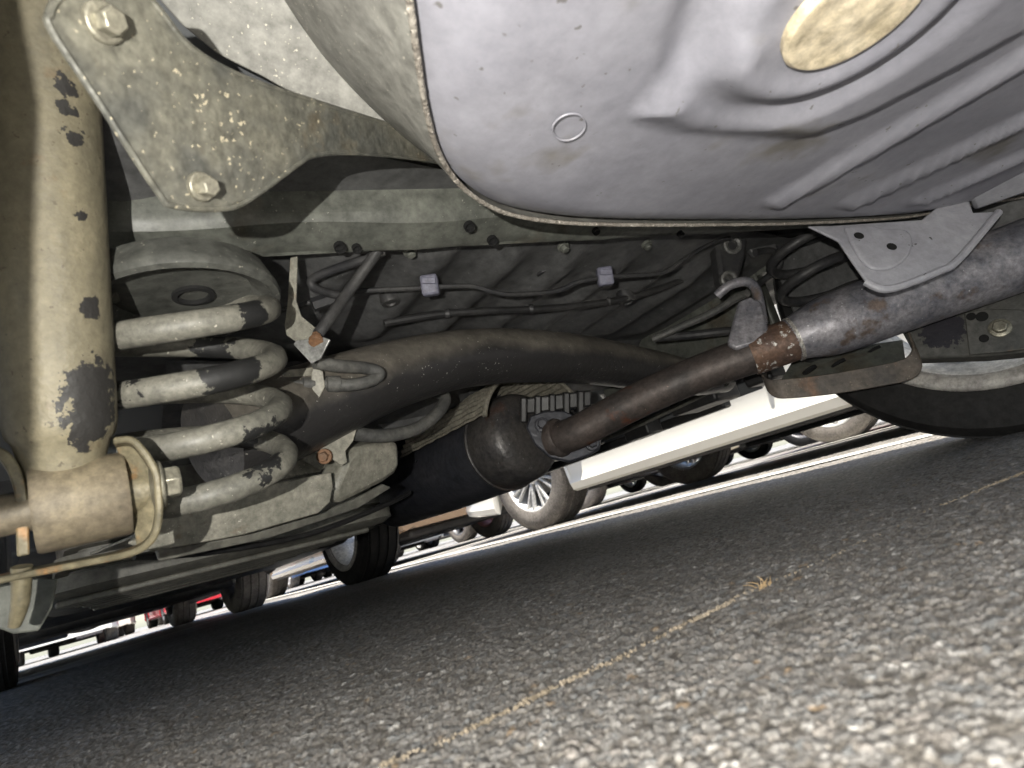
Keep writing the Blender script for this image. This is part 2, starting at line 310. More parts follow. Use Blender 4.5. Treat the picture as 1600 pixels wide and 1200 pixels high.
# ------------------------------------------------------------------ ground
def struct(o): o['kind'] = 'structure'; return o
gs = 400.0
struct(make('asphalt_ground', [(-gs, -gs, 0), (gs, -gs, 0), (gs, gs, 0), (-gs, gs, 0)], [[0, 1, 2, 3]], 'asphalt_far', smooth=False))
def worley(x, y, cell, seed):
    gx = np.floor(x/cell).astype(np.int64); gy = np.floor(y/cell).astype(np.int64)
    f1 = np.full(x.shape, 9.0); f2 = np.full(x.shape, 9.0); idn = np.zeros(x.shape, np.int64); dx1 = np.zeros(x.shape); dy1 = np.zeros(x.shape)
    def h(a, b, s):
        n = (a*374761393+b*668265263+s*2147483647+seed*1274126177) & 0xffffffff
        n = ((n ^ (n >> 13))*1274126177) & 0xffffffff
        return ((n ^ (n >> 16)) & 0xffffff)/float(0x1000000)
    for i in (-1, 0, 1):
        for j in (-1, 0, 1):
            a, b = gx+i, gy+j
            px = (a+0.1+0.8*h(a, b, 1))*cell; py = (b+0.1+0.8*h(a, b, 2))*cell
            wgt = 0.75+0.6*h(a, b, 5)
            dx, dy = (x-px)/cell, (y-py)/cell
            d = np.sqrt(dx*dx+dy*dy)*wgt
            n1 = d < f1; f2 = np.where(n1, f1, np.minimum(f2, d)); idn = np.where(n1, a*92821+b*68917, idn)
            dx1 = np.where(n1, dx, dx1); dy1 = np.where(n1, dy, dy1); f1 = np.where(n1, d, f1)
    def rnd(s): 
        n = (idn*2654435761+s*40503*65537+seed) & 0xffffffff; n = ((n ^ (n >> 15))*2246822519) & 0xffffffff; return ((n ^ (n >> 13)) & 0xffff)/65536.0
    return f1, f2, rnd, dx1, dy1
def near_asphalt():
    na, nr = 900, 680
    ang = np.linspace(YAW-R(62), YAW+R(66), na); rad = np.exp(np.linspace(math.log(0.045), math.log(3.4), nr))
    A, Q = np.meshgrid(ang, rad, indexing='xy')
    x = CX+np.sin(A)*Q; y = CY+np.cos(A)*Q
    wx = x+0.0008*np.sin(y*900+3*np.sin(x*310)); wy = y+0.0008*np.sin(x*870+3*np.sin(y*290))
    f1, f2, rnd, dx, dy = worley(wx, wy, 0.0037, 3)
    e = np.clip((f2-f1)/0.22, 0, 1); e = e*e*(3-2*e)
    clump = np.sin(x*41+2*np.sin(y*23))*np.sin(y*37+1.7*np.sin(x*29)); present = rnd(1) > 0.24+0.16*clump
    hh = np.where(present, e*(0.0005+0.0013*rnd(2))*(1-0.45*f1*f1)+e*0.0013*((rnd(3)-.5)*dx+(rnd(4)-.5)*dy)*present, 0.0003)
    g1, g2, rnd2, _, _ = worley(wx+5, wy+2, 0.0016, 8)
    e2 = np.clip((g2-g1)/0.3, 0, 1); hh = hh+np.where(present, 0.00015, 0.0006)*e2*rnd2(2)
    und = 0.0015*np.sin(x*9+1.3*np.sin(y*7))*np.sin(y*8+x*3)
    z = 0.004+hh+und
    edge = np.minimum(np.minimum(np.arange(na), na-1-np.arange(na))[None, :]/6.0, (nr-1-np.arange(nr))[:, None]/12.0); edge = np.clip(edge, 0, 1)
    z = z*edge-0.003*(1-edge)
    s = rnd(7); t = rnd(9)
    base = (0.125+0.085*s)*(1+0.14*np.sin(x*5.1+1.5*np.sin(y*3.7)))
    c = np.stack([base*1.05, base*1.0, base*0.93], -1)
    pink = (t > 0.80) & present; c[pink] *= np.array([1.03, 0.99, 0.96])
    pale = (t < 0.05) & present; c[pale] = np.stack([0.24+0.14*s, 0.23+0.135*s, 0.215+0.125*s], -1)[pale]
    tan = (t > 0.993) & present; c[tan] = np.array([0.20, 0.15, 0.10])
    bl = (t > 0.40) & (t < 0.5) & present; c[bl] *= np.array([0.92, 0.97, 1.02])
    gap = (1-np.clip((f2-f1)/0.10, 0, 1)); gap = np.where(present, gap, 1.0)
    sand = rnd2(5)
    bit = np.stack([0.080+0.11*(sand > .65), 0.073+0.10*(sand > .65), 0.064+0.086*(sand > .65)], -1)
    c = c*(1-gap[..., None])+bit*gap[..., None]
    V = np.stack([x, y, z], -1).reshape(-1, 3); me = bpy.data.meshes.new('asphalt_surface')
    nv = V.shape[0]; i = np.arange(nr-1)[:, None]*na+np.arange(na-1)[None, :]
    F = np.stack([i, i+na, i+na+1, i+1], -1).reshape(-1, 4)
    me.vertices.add(nv); me.vertices.foreach_set('co', V.ravel())
    me.loops.add(F.size); me.loops.foreach_set('vertex_index', F.ravel().astype(np.int32))
    me.polygons.add(len(F)); me.polygons.foreach_set('loop_start', (np.arange(len(F))*4).astype(np.int32)); me.polygons.foreach_set('loop_total', np.full(len(F), 4, np.int32))
    me.update(calc_edges=True); me.validate()
    me.polygons.foreach_set('use_smooth', np.ones(len(F), bool))
    at = me.color_attributes.new('stone', 'FLOAT_COLOR', 'POINT')
    at.data.foreach_set('color', np.concatenate([c.reshape(-1, 3), np.ones((nv, 1))], 1).astype(np.float32).ravel())
    return link('asphalt_surface', me, 'asphalt_near')
struct(near_asphalt())
def ground_strip(name, x0, y0, x1, y1, z, material):
    return struct(make(name, [(x0, y0, z), (x1, y0, z), (x1, y1, z), (x0, y1, z)], [[0, 1, 2, 3]], material, smooth=False))
for k in range(-2, 9):
    if k == -1 or k == 0 and False: pass
    xx = 1.22+2.45*(k)
    ground_strip('parking_line', xx-0.07, -1.2, xx+0.07, 3.45, 0.008, 'line_paint')
    ground_strip('parking_line', xx-0.07, 3.65, xx+0.07, 8.3, 0.008, 'line_paint')
ground_strip('parking_line', -6, 3.5, 22, 3.6, 0.008, 'line_paint')

# dirt filled crack and dry sprig
def crack():
    P = [Zp(*q, 0.0065) for q in ((590, 1192), (700, 1145), (800, 1100), (900, 1050), (1000, 1008), (1090, 965), (1160, 928), (1240, 893), (1330, 852), (1420, 812), (1520, 768), (1640, 716))]
    P = smooth_path(P, 40); n = len(P); v = []; f = []
    seg = [np.linalg.norm(P[i+1]-P[i]) for i in range(n-1)]; cum = np.concatenate([[0], np.cumsum(seg)])
    for _ in range(3400):
        d = random.random()*cum[-1]; i = min(int(np.searchsorted(cum, d)), n-1); i = max(i, 1)
        if math.sin(d*21)+.8*math.sin(d*47+1)+.5*math.sin(d*9) > random.uniform(.2, 1.6): continue
        t = unit(P[i]-P[i-1]); sd = np.array([t[1], -t[0], 0]); q = P[i]*1.0+sd*(random.gauss(0, .0012)+.0028*math.sin(d*26)+.0016*math.sin(d*71)); r_ = random.uniform(.0003, .0010)*(1+.5*random.random()**4)
        q[2] = .0052+random.uniform(-.0004, .0006); a = random.uniform(0, 6.28); k = len(v)
        for m_ in range(4): v.append(q+r_*random.uniform(.6, 1.3)*np.array([math.cos(a+m_*1.57), math.sin(a+m_*1.57), 0]))
        v.append(q+np.array([0, 0, r_*.8])); v.append(q-np.array([0, 0, r_]))
        for m_ in range(4): f.append([k+m_, k+(m_+1) % 4, k+4]); f.append([k+(m_+1) % 4, k+m_, k+5])
    o = make('crack_filling', v, f, 'crack_dirt', smooth=False); o['kind'] = 'stuff'; o['label'] = 'thin line of tan grit filling a crack in the asphalt'; return o
crack()
g = MB(); o0 = Zp(1192, 918, 0.006)
for i in range(14):
    a = random.uniform(0, 6.28); L = random.uniform(.003, .010); e = random.uniform(.1, 1.2)
    p = o0+np.array([random.uniform(-.006, .006), random.uniform(-.003, .003), 0]); q = p+L*np.array([math.cos(a)*math.cos(e), math.sin(a)*math.cos(e), math.sin(e)*.8]); mid = (p+q)/2+np.array([0, 0, L*.12])
    g.add(*tube_geo([p, mid, q], [.0003, .00025, .0001], n=4, k=3))
tag(g.build('dry_grass_sprig', 'dry_grass'), 'tiny tuft of dry tan grass growing from the crack in the asphalt', 'grass tuft')

# ------------------------------------------------------------------ wheels
def tyre_mesh(name, Rr, W, rim, material, grooves=True):
    h = W/2; prof = [(-h*0.86, rim-0.004), (-h*0.97, rim+0.012), (-h, rim+(Rr-rim)*0.45), (-h*0.96, rim+(Rr-rim)*0.8), (-h*0.86, Rr-0.010), (-h*0.76, Rr-0.002)]
    tr = []
    for gx in (-0.5, -0.17, 0.17, 0.5):
        tr += [((gx-0.045)*2*h*0.72, Rr), ((gx-0.03)*2*h*0.72, Rr-0.006), ((gx+0.03)*2*h*0.72, Rr-0.006), ((gx+0.045)*2*h*0.72, Rr)]
    prof = prof+tr+[(-a, b) for a, b in prof[::-1]]
    v, f = lathe_geo((0, 0, 0), (1, 0, 0), prof, 72, caps=False)
    me = bpy.data.meshes.new(name); me.from_pydata([tuple(p) for p in v], [], f); me.update()
    me.polygons.foreach_set('use_smooth', [True]*len(me.polygons)); me.set_sharp_from_angle(angle=R(40)); me.materials.append(MATS[material]); return me
def rim_mesh(name, rim, W, spokes, sw, material, lipmat, dish=0.02, twin=0.0):
    """outer face looks to +x; barrel, lip, hub and spokes"""
    h = W/2*0.9; g = MB()
    g.add(*lathe_geo((0, 0, 0), (1, 0, 0), [(-h, rim+0.006), (-h-0.003, rim+0.001), (-h+0.006, rim-0.012), (-h+0.02, rim-0.018), (-h+0.05, rim-0.03), (h*0.3, rim-0.034), (h*0.7, rim-0.02), (h-0.01, rim-0.012), (h, rim-0.004), (h+0.002, rim+0.004), (h-0.006, rim+0.008)], 64, caps=False))
    xf = h-0.012-dish
    g.add(*lathe_geo((0, 0, 0), (1, 0, 0), [(xf-0.03, 0.058), (xf, 0.06), (xf+0.006, 0.05), (xf+0.006, 0.032), (xf+0.012, 0.028), (xf+0.012, 0.001)], 32))
    for k in range(spokes):
        for s in ((-1, 1) if twin else (0,)):
            a0 = 2*math.pi*k/spokes; a1 = a0+s*twin
            d0 = np.array([0, math.cos(a0), math.sin(a0)]); d1 = np.array([0, math.cos(a1), math.sin(a1)])
            p = d0*0.045+np.array([xf-0.008, 0, 0]); q = d1*(rim-0.014)+np.array([h-0.018, 0, 0]); t = unit(q-p); sd = unit(np.cross(t, (1, 0, 0)))
            v = []
            for c, ww in ((p, sw*1.25), (p*.5+q*.5, sw*0.9), (q, sw*1.15)):
                for aa, bb in ((-1, -1), (1, -1), (.7, 1), (-.7, 1)): v.append(c+sd*aa*ww/2+np.array([bb*0.009, 0, 0]))
            g.add(v, [[i*4+j, i*4+(j+1) % 4, (i+1)*4+(j+1) % 4, (i+1)*4+j] for i in range(2) for j in range(4)])
    me = bpy.data.meshes.new(name); me.from_pydata([tuple(p) for p in g.v], [], g.f); me.update()
    me.polygons.foreach_set('use_smooth', [True]*len(me.polygons)); me.set_sharp_from_angle(angle=R(35)); me.materials.append(MATS[material]); return me
def disc_mesh():
    v, f = lathe_geo((0, 0, 0), (1, 0, 0), [(-0.03, 0.02), (-0.03, 0.125), (-0.018, 0.125), (-0.018, 0.075), (0.0, 0.07), (0.0, 0.02)], 40, caps=True)
    me = bpy.data.meshes.new('brake_disc'); me.from_pydata([tuple(p) for p in v], [], f); me.update(); me.materials.append(MATS['disc_steel'])
    me.polygons.foreach_set('use_smooth', [True]*len(me.polygons)); me.set_sharp_from_angle(angle=R(35)); return me
RIMS = {'thin10': rim_mesh('rim_thin', 0.21, 0.20, 9, 0.016, 'rim_silver', None, twin=0.13),
        'five': rim_mesh('rim_five', 0.20, 0.20, 5, 0.034, 'rim_silver', None, twin=0.2),
        'dark': rim_mesh('rim_dark', 0.20, 0.20, 6, 0.03, 'rim_dark', None, twin=0.0),
        'steel': rim_mesh('rim_steel', 0.19, 0.19, 12, 0.05, 'rim_silver', None),
        'own': rim_mesh('rim_own', 0.212, 0.185, 5, 0.04, 'rim_inner', None),
        'pink': rim_mesh('rim_pink', 0.20, 0.19, 5, 0.04, 'rim_pink', None)}
TYRES = {'dark': tyre_mesh('tyre_dark', 0.302, 0.19, 0.212, 'tyre_rubber'), 'dusty': tyre_mesh('tyre_dusty', 0.312, 0.205, 0.208, 'tyre_dusty'), 'other': tyre_mesh('tyre_other', 0.302, 0.195, 0.198, 'tyre_rubber')}
TR = {'dark': 0.302, 'dusty': 0.312, 'other': 0.302}
DISC = disc_mesh()
def wheel(parent, x, y, side, rim, tyre, spin=None):
    wo_ = empty('wheel', (x, y, TR[tyre]-0.004), 0 if side > 0 else math.pi, parent)
    wo_.rotation_euler = (random.uniform(0, 6.28) if spin is None else spin, 0, 0 if side > 0 else math.pi)
    for nm, me in (('tyre', TYRES[tyre]), ('rim', RIMS[rim]), ('rim_flange', FLANGE) if rim == 'own' else ('brake_disc', DISC)):
        o = bpy.data.objects.new(nm, me); col.objects.link(o); o.parent = wo_
    return wo_

# ------------------------------------------------------------------ car bodies (origin under rear axle centre, +y forward)
WB = 2.53
def body_geo(width=1.68, rear=-0.72, front=3.38, roof=1.48, kind='hatch', sill=0.2, floor=0.24, arch=0.345, floor_rear=None):
    ys = sorted(set(list(np.linspace(rear, front, 34))+list(np.linspace(-arch, arch, 17))+list(np.linspace(WB-arch, WB+arch, 17))))
    W = width/2; v = []; f = []
    def top(y):
        L = front-rear; t = (y-rear)/L
        if kind == 'hatch': pts = [(0, .95), (.03, 1.05), (.12, roof-.1), (.25, roof), (.5, roof), (.60, roof-.06), (.77, .98), (.9, .9), (.97, .8), (1, .62)]
        else: pts = [(0, .8), (.02, .98), (.16, 1.03), (.32, roof-.06), (.42, roof), (.55, roof-.02), (.72, 1.0), (.88, .9), (.97, .8), (1, .6)]
        return float(np.interp(t, [a for a, _ in pts], [b for _, b in pts]))
    n = 0
    for y in ys:
        e = min(y-rear, front-y); ww = W*(1-0.16*max(0, 1-e/0.35)**2); zs = sill+0.05*max(0, 1-e/0.5); inner = ww-0.10; fl = floor
        if floor_rear is not None and y < 0.55: fl = floor_rear
        for ya in (0, WB):
            if abs(y-ya) < arch: zs = max(zs, 0.30+math.sqrt(max(0, arch**2-(y-ya)**2))); inner = ww-0.26
        tz = top(y); belt = min(0.93, tz-0.05)
        zz = [fl, fl, max(zs, fl+.02), zs, zs+0.03]
        sec = [(0, zz[0]), (inner-.02, zz[1]), (inner, zz[2]), (ww-0.03, zs+.002), (ww-0.006, zs+0.012), (ww+0.006, zs+0.045), (ww-0.010, zs+0.085), (ww-0.004, max(zs+0.10, 0.30)), (ww, max(zs+0.11, 0.42)), (ww+0.004, max(0.62, zs+0.13)), (ww-0.02, max(belt, zs+0.15)), (max(ww-0.02-(tz-belt)*0.38, ww*.6), tz-0.035), (ww*0.55, tz-0.006), (0, tz)]
        for s in (1, -1):
            for a, b in sec: v.append((a*s, y, b))
        n = len(sec)
    m = len(ys)
    for i in range(m-1):
        for s in (0, 1):
            for j in range(n-1):
                a = i*2*n+s*n+j; q = [a, a+1, a+2*n+1, a+2*n]; f.append(q if s == 0 else q[::-1])
    for i in (0, m-1):
        for s in (0, 1):
            q = [i*2*n+s*n+j for j in range(n)]; f.append(q if (i == 0) != (s == 0) else q[::-1])
    return v, f
BODY = {}
def body_mesh(kind, paintname, roof, rear, front, sill):
    key = (kind, paintname, sill)
    if key not in BODY:
        v, f = body_geo(kind=kind, roof=roof, rear=rear, front=front, sill=sill); me = bpy.data.meshes.new('body'); me.from_pydata(v, [], f); me.update()
        me.polygons.foreach_set('use_smooth', [True]*len(me.polygons)); me.set_sharp_from_angle(angle=R(38)); me.materials.append(MATS[paintname]); BODY[key] = me
    return BODY[key]
def sheet(name, pts, material, parent, n, th=0.006):
    v, f = plate_geo(pts, th, n); return make(name, v, f, material, parent, smooth=False)
def other_car(label, x, y, rz, kind, paintname, rim, tyre, rear=-0.72, front=3.38, roof=1.48, sill=0.18):
    t = empty('parked_car', (x, y, 0), rz); tag(t, label, 'car', 'cars parked in the bays around')
    o = bpy.data.objects.new('body', body_mesh(kind, paintname, roof, rear, front, sill)); col.objects.link(o); o.parent = t
    L = front-rear
    for s in (-1, 1):                                # side windows, doors
        xb, xt = s*0.826, s*0.69
        a, b = (rear+.16*L, rear+.63*L) if kind == 'hatch' else (rear+.30*L, rear+.66*L)
        mid = (a+b)/2
        for (y0, y1, y2, y3) in ((a, mid-.03, mid-.03, a+.18), (mid+.03, b, b-.28, mid+.03)):
            sheet('side_window', [(xb, y0, .96), (xb, y1, .96), (xt, y2, roof-.11), (xt, y3, roof-.11)], 'car_glass', t, (s, 0, .35), 0.01)
        box('sill_trim', (s*.78-.03, .4, sill-.012), (s*.78+.03, WB-.42, sill+.02), 'dark_plastic', o, 0.006)
        for ya in (.62, 1.35): 
            box('door_handle', (s*.838-.012, ya, .80), (s*.838+.012, ya+.16, .83), paintname, o, .006)
        box('mirror', (s*.90-.09, WB-.66, .93), (s*.90+.09, WB-.56, 1.06), paintname, t, .03)
        lv = 0.62
        box('headlight', (s*.60-.13, front-.16, .58), (s*.60+.13, front+.004, .70), 'lamp_clear', t, .02)
        box('tail_lamp', (s*.66-.07, rear-.012, .72), (s*.66+.07, rear+.1, .94), 'lamp_red', t, .02)
        wheel(t, s*0.735, 0, s, rim, tyre); wheel(t, s*0.735, WB, s, rim, tyre)
    zt = roof
    tz0 = (front-.23*L, .985); 
    # underside: exhaust, tank, beam, engine tray, subframe
    lathe('exhaust_muffler', (.15, -.62, .27), (1, 0, 0), [(0, .05), (.02, .085), (.40, .085), (.42, .05)], 'muffler_steel', o)
    tube('exhaust_pipe', [(.2, -.5, .26), (.15, .1, .22), (.05, .6, .2), (.05, 2.2, .19)], .024, 'rust_pipe', o)
    tube('rear_axle', [(-.66, 0.05, .26), (-.5, .2, .24), (0, .22, .25), (.5, .2, .24), (.66, 0.05, .26)], .035, 'beam_paint', o)
    box('engine_tray', (-.55, WB-.1, .165), (.55, front-.2, .25), 'dark_plastic', o, .03)
    box('subframe', (-.5, WB-.42, .18), (.5, WB-.16, .26), 'underbody', o, .03)
    box('fuel_tank', (-.55, .42, .19), (.0, 1.05, .27), 'dark_plastic', o, .04)
    for s in (-1, 1): tube('control_arm', [(s*.3, WB-.1, .22), (s*.62, WB, .24)], .022, 'underbody', o)
    return t
BAY = 2.45
other_car('white car in the next bay, thin-spoked silver wheels and low white sill', 2.46, -0.30, 0, 'hatch', 'paint_white', 'thin10', 'dusty', sill=0.14)
wc = [o for o in bpy.data.objects if o.name.startswith('parked_car')][0]
for s_ in (-1, 1):
    box('door_gap', (s_*.836-.005, 1.02, .27), (s_*.836+.005, 1.028, .90), 'dark_plastic', wc, 0.0)
    box('jack_cover', (s_*.836-.010, .52, .148), (s_*.836+.010, .66, .205), 'paint_silver', wc, .006)

# ------------------------------------------------------------------ the car we look under
car = empty('parked_car', (0, 0, 0)); tag(car, 'car overhead seen from underneath, grey spare wheel well, coil spring and rusty exhaust', 'car', 'cars parked in the bays around')
car['label'] = 'nearest car, seen from below with its exhaust, coil springs and spare wheel well'
v, f = body_geo(width=1.70, rear=-0.92, front=3.36, sill=0.215, floor=0.30, floor_rear=0.47)
body = make('body', v, f, 'paint_grey', car, angle=38)
box('sill_trim', (.765, .42, .20), (.80, WB-.42, .222), 'dark_plastic', body, .006)
box('sill_trim', (-.80, .42, .20), (-.765, WB-.42, .222), 'dark_plastic', body, .006)
v, f = lathe_geo((0, 0, 0), (1, 0, 0), [(-.088, .200), (-.096, .204), (-.099, .219), (-.097, .225), (-.088, .226), (-.080, .200)], 64, caps=False)
FLANGE = bpy.data.meshes.new('rim_flange'); FLANGE.from_pydata([tuple(p) for p in v], [], f); FLANGE.update(); FLANGE.materials.append(MATS['rim_lip']); FLANGE.polygons.foreach_set('use_smooth', [True]*len(FLANGE.polygons))
wheel(car, 0.73, -0.125, 1, 'own', 'dark', 0.3); wheel(car, -0.73, -0.125, -1, 'own', 'dark', 1.0)
wheel(car, 0.73, WB, 1, 'own', 'dark', 0.7); wheel(car, -0.67, WB, -1, 'own', 'dark', 0.2)

# --- spare wheel well
seam_px = [(600, -160), (622, -70), (640, 0), (653, 90), (668, 180), (690, 250), (728, 300), (785, 334), (860, 349), (960, 354), (1100, 354), (1260, 351), (1420, 341), (1520, 322), (1600, 310), (1700, 285)]
ZW = 0.31
seam = [Zp(*q, ZW) for q in seam_px]
seam = smooth_path(seam, 12)
cen = np.array([0.02, -0.42, ZW])
# close the outline round the back of the well
s0, s1 = seam[0], seam[-1]
back = [s1+np.array([.03, -.12, 0]), np.array([.52, -.62, ZW]), np.array([.36, -.78, ZW]), np.array([.05, -.84, ZW]), np.array([-.26, -.76, ZW]), np.array([-.40, -.55, ZW]), np.array([-.42, -.36, ZW])]
outline = seam+smooth_path([s1]+back+[s0], 22)[1:-1]
plug_c = Zp(1338, 26, ZW-.028); plug_c[2] = ZW; 
rib_lines = []
for a, b in (((1215, 300), (1600, 60)), ((1330, 305), (1600, 165)), ((1440, 300), (1620, 215))):
    rib_lines.append((Zp(*a, ZW), Zp(*b, ZW)))
PAD = [Zp(*q, ZW)[:2] for q in ((1005, 152), (1080, 172), (1245, 186), (1330, 152), (1470, 75), (1600, 0), (1640, -150), (1250, -240), (1185, -60), (1150, 5))]
def poly_sd(p, poly):
    ins = False; best = 9.0; n = len(poly)
    for i in range(n):
        a, b = poly[i], poly[(i+1) % n]; ab = b-a; t = min(max(np.dot(p-a, ab)/np.dot(ab, ab), 0), 1); best = min(best, math.hypot(*(p-a-ab*t)))
        if (a[1] > p[1]) != (b[1] > p[1]) and p[0] < (b[0]-a[0])*(p[1]-a[1])/(b[1]-a[1])+a[0]: ins = not ins
    return best if ins else -best
def well_z(p):
    d = math.hypot(p[0]-plug_c[0], p[1]-plug_c[1]); z = 0.0
    # raised pad round the plug, rim ring, groove
    z -= 0.0
    z += 0.010*max(0, 1-abs(d-0.105)/0.02) if False else 0
    sd = poly_sd(p[:2], PAD); t = min(max((sd+0.016)/0.034, 0), 1); z -= 0.013*t*t*(3-2*t)      # proud pad
    t = max(0, 1-abs(d-0.082)/0.022); z += 0.009*t*t*(3-2*t)          # groove round the plug
    t = max(0, 1-abs(d-0.056)/0.014); z -= 0.005*t*t*(3-2*t)          # rolled ring
    for a, b in rib_lines:
        ab = b-a; tt = np.dot(p-a, ab)/np.dot(ab, ab); tt2 = min(max(tt, 0), 1.4); q = a+ab*tt2; dd = np.linalg.norm((p-q)[:2])
        wd = 0.020; s = max(0, 1-dd/wd); z -= 0.0095*(s*s*(3-2*s))
    # wedge-shaped step left of the plug
    return z
def build_well():
    n = len(outline); K = 100; v = []; f = []
    O = np.array(outline)
    for k in range(K):
        t = 1-(1-k/(K-1))  # 0 centre .. 1 edge
        for p in O:
            q = cen+(p-cen)*t; z = 0
            e = t
            drop = 0.016*(1-min(1, (1-t)/0.10))**2
            z = ZW-0.012+drop+well_z(q)*min(1, (1-t)/0.06)+0.010*t*t*0.6
            v.append((q[0], q[1], z))
    for k in range(K-1):
        for j in range(n):
            f.append([k*n+j, k*n+(j+1) % n, (k+1)*n+(j+1) % n, (k+1)*n+j])
    well = make('spare_wheel_well', v, f, 'well_paint', car, angle=60)
    # side wall flaring up to the floor
    v = []; f = []; L = [(0.000, 0.0045), (0.006, 0.012), (0.016, 0.035), (0.038, 0.070), (0.062, 0.115), (0.085, 0.17)]
    c2 = cen
    for (o_, h_) in L:
        for j, p in enumerate(O):
            t = unit(O[(j+1) % n]-O[j-1]); nn = np.array([t[1], -t[0], 0]); 
            if np.dot(nn, p-c2) < 0: nn = -nn
            q = p+nn*o_; v.append((q[0], q[1], ZW+h_))
    for k in range(len(L)-1):
        for j in range(n): f.append([k*n+j, k*n+(j+1) % n, (k+1)*n+(j+1) % n, (k+1)*n+j])
    make('well_side', v, f, 'well_side', well, angle=60)
    g = MB(); P = [p+np.array([0, 0, .002]) for p in seam]; P = smooth_path(P, 3)
    P = [p+np.array([random.uniform(-.0001, .0001), random.uniform(-.0001, .0001), random.uniform(-.0001, .0001)]) for p in P]
    g.add(*tube_geo(P, [0.0019*random.uniform(.96, 1.04) for _ in P], n=8, sm=False)); g.build('sealant_bead', 'sealant', well, angle=80)
    lathe('drain_plug', plug_c+np.array([0, 0, -.025]), (0, 0, -1), [(-.01, .037), (.002, .037), (.004, .035), (.0045, .032), (.0035, .029), (.004, .018), (.0055, .001)], 'plug', well, n=48)
    pr_ = Zp(890, 202, ZW-.012); ring = []
    for k in range(40):
        a = 2*math.pi*k/40; rr = .0115*(1+.14*math.sin(2*a+.6)); ring.append(pr_+np.array([rr*math.cos(a), rr*math.sin(a), .0013]))
    tube('pressed_ring', ring+[ring[0]], .0007, 'well_paint', well, n=6, sm=False)
    return well
well = build_well()

# --- top-left bracket plate with two bolts
pl = [(78, 25), (88, 3), (112, -12), (170, -14), (225, -8), (250, 14), (300, 74), (375, 118), (490, 158), (640, 205), (740, 238), (740, 262), (640, 246), (545, 239), (490, 243), (468, 255), (430, 285), (388, 312), (350, 325), (290, 325), (265, 315), (250, 300), (160, 165), (85, 60)]
d3 = ((155, 35, .255), (310, 292, .305), (500, 200, .375))
br = plate_px('mounting_bracket', pl, d3, .003, 'bracket_metal', car, bevel=.001)
bn = plane3(*[D(*q) for q in d3])
# rolled edge of the bracket
a_ = D(*d3[0])
edge = plane_px([(78, 25), (88, 3), (112, -12), (170, -14), (225, -8), (250, 14), (300, 74), (375, 118), (490, 158), (640, 205), (740, 238)], a_, bn); tube('bracket_lip', [p-bn*.0008 for p in edge], .0018, 'bracket_metal', br, n=8)
edge = plane_px([(78, 25), (84, 50), (160, 165), (250, 302), (275, 322), (348, 326), (390, 312), (468, 256), (492, 243), (545, 239), (640, 246), (740, 262)], a_, bn); tube('bracket_lip', [p-bn*.0008 for p in edge], .0017, 'bracket_metal', br, n=8)
bolt('bolt', plane_px([(160, 36)], a_, bn)[0], bn, .0060, .010, 'bolt_steel', br)
bolt('bolt', plane_px([(312, 292)], a_, bn)[0], bn, .0052, .010, 'bolt_steel', br)

fp = plate_px('folded_panel', [(120, -90), (500, -90), (560, 60), (620, 190), (560, 190), (490, 165), (410, 120), (340, 85), (285, 40), (240, -10)], ((250, -40, .365), (480, 60, .405), (500, 150, .43)), .004, 'well_side', car)
# --- shock absorber
s_lo, s_hi = D(98, 690, .375), D(60, -60, .375)
ax = unit(s_lo-s_hi); Ls = np.linalg.norm(s_lo-s_hi)
shock = lathe('shock_absorber', s_hi, ax, [(0, .0295), (Ls*.55, .0300), (Ls-.012, .0300), (Ls-.004, .0285), (Ls, .0255), (Ls+.012, .0225), (Ls+.03, .02)], 'shock_paint', car, n=48)
lathe('shade_sleeve', s_hi-ax*.03, ax, [(0, .0325), (.062, .0325), (.066, .0315), (.066, .030)], 'black_rubber', shock, n=40)  # added black sleeve, its colour stands in for shade on the shock's top
E = D(128, 783, .375); X = unit((1, -.05, .02))
lathe('lower_eye', E-X*.0245, X, [(0, .0265), (.002, .0275), (.047, .0275), (.049, .0265)], 'bushing', shock, n=40)
lathe('bushing_sleeve', E-X*.07, X, [(0, .0125), (.10, .0125)], 'bushing', shock, n=28)
lathe('bushing_sleeve', E+X*.0245, X, [(0, .0165), (.02, .0165), (.021, .015)], 'clevis', shock, n=28)
# clevis: bent strip round the eye
path = [D(q[0], q[1], .372) for q in ((178, 692), (204, 690), (222, 705), (242, 738), (247, 775), (247, 812), (236, 842), (205, 862), (120, 880), (30, 898), (-60, 918))]
g = MB(); g.add(*strip_geo(path, .030, .0042, ray(220, 780), k=4)); clev = g.build('clevis', 'clevis', car, bevel=.0012)
face = [D(q[0], q[1], .384) for q in ((178, 692), (204, 690), (222, 705), (242, 738), (247, 775), (247, 812), (236, 842), (214, 858), (206, 800), (208, 760))]
g = MB(); g.add(*plate_geo(face, .003, -ray(220, 780))); g.build('clevis_plate', 'clevis', clev, bevel=.0008)
bolt('bolt', D(243, 758, .372), X, .0105, .014, 'bolt_steel', clev)
path = [D(q[0], q[1], .36) for q in ((-60, 690), (-10, 705), (14, 722), (30, 760), (34, 810), (36, 866))]
g = MB(); g.add(*strip_geo(path, .028, .006, ray(20, 780), k=4)); g.build('clevis_arm', 'clevis', clev, bevel=.001)
tube('stud', [D(34, 885, .37), D(32, 940, .37), D(22, 978, .37)], [.0058, .005, .0035], 'clevis', clev, n=12)
plate_px('shield_plate', [(-60, 900), (30, 898), (90, 905), (80, 950), (60, 985), (20, 990), (-60, 960)], ((0, 900, .43), (80, 905, .44), (30, 980, .42)), .003, 'underbody', clev)

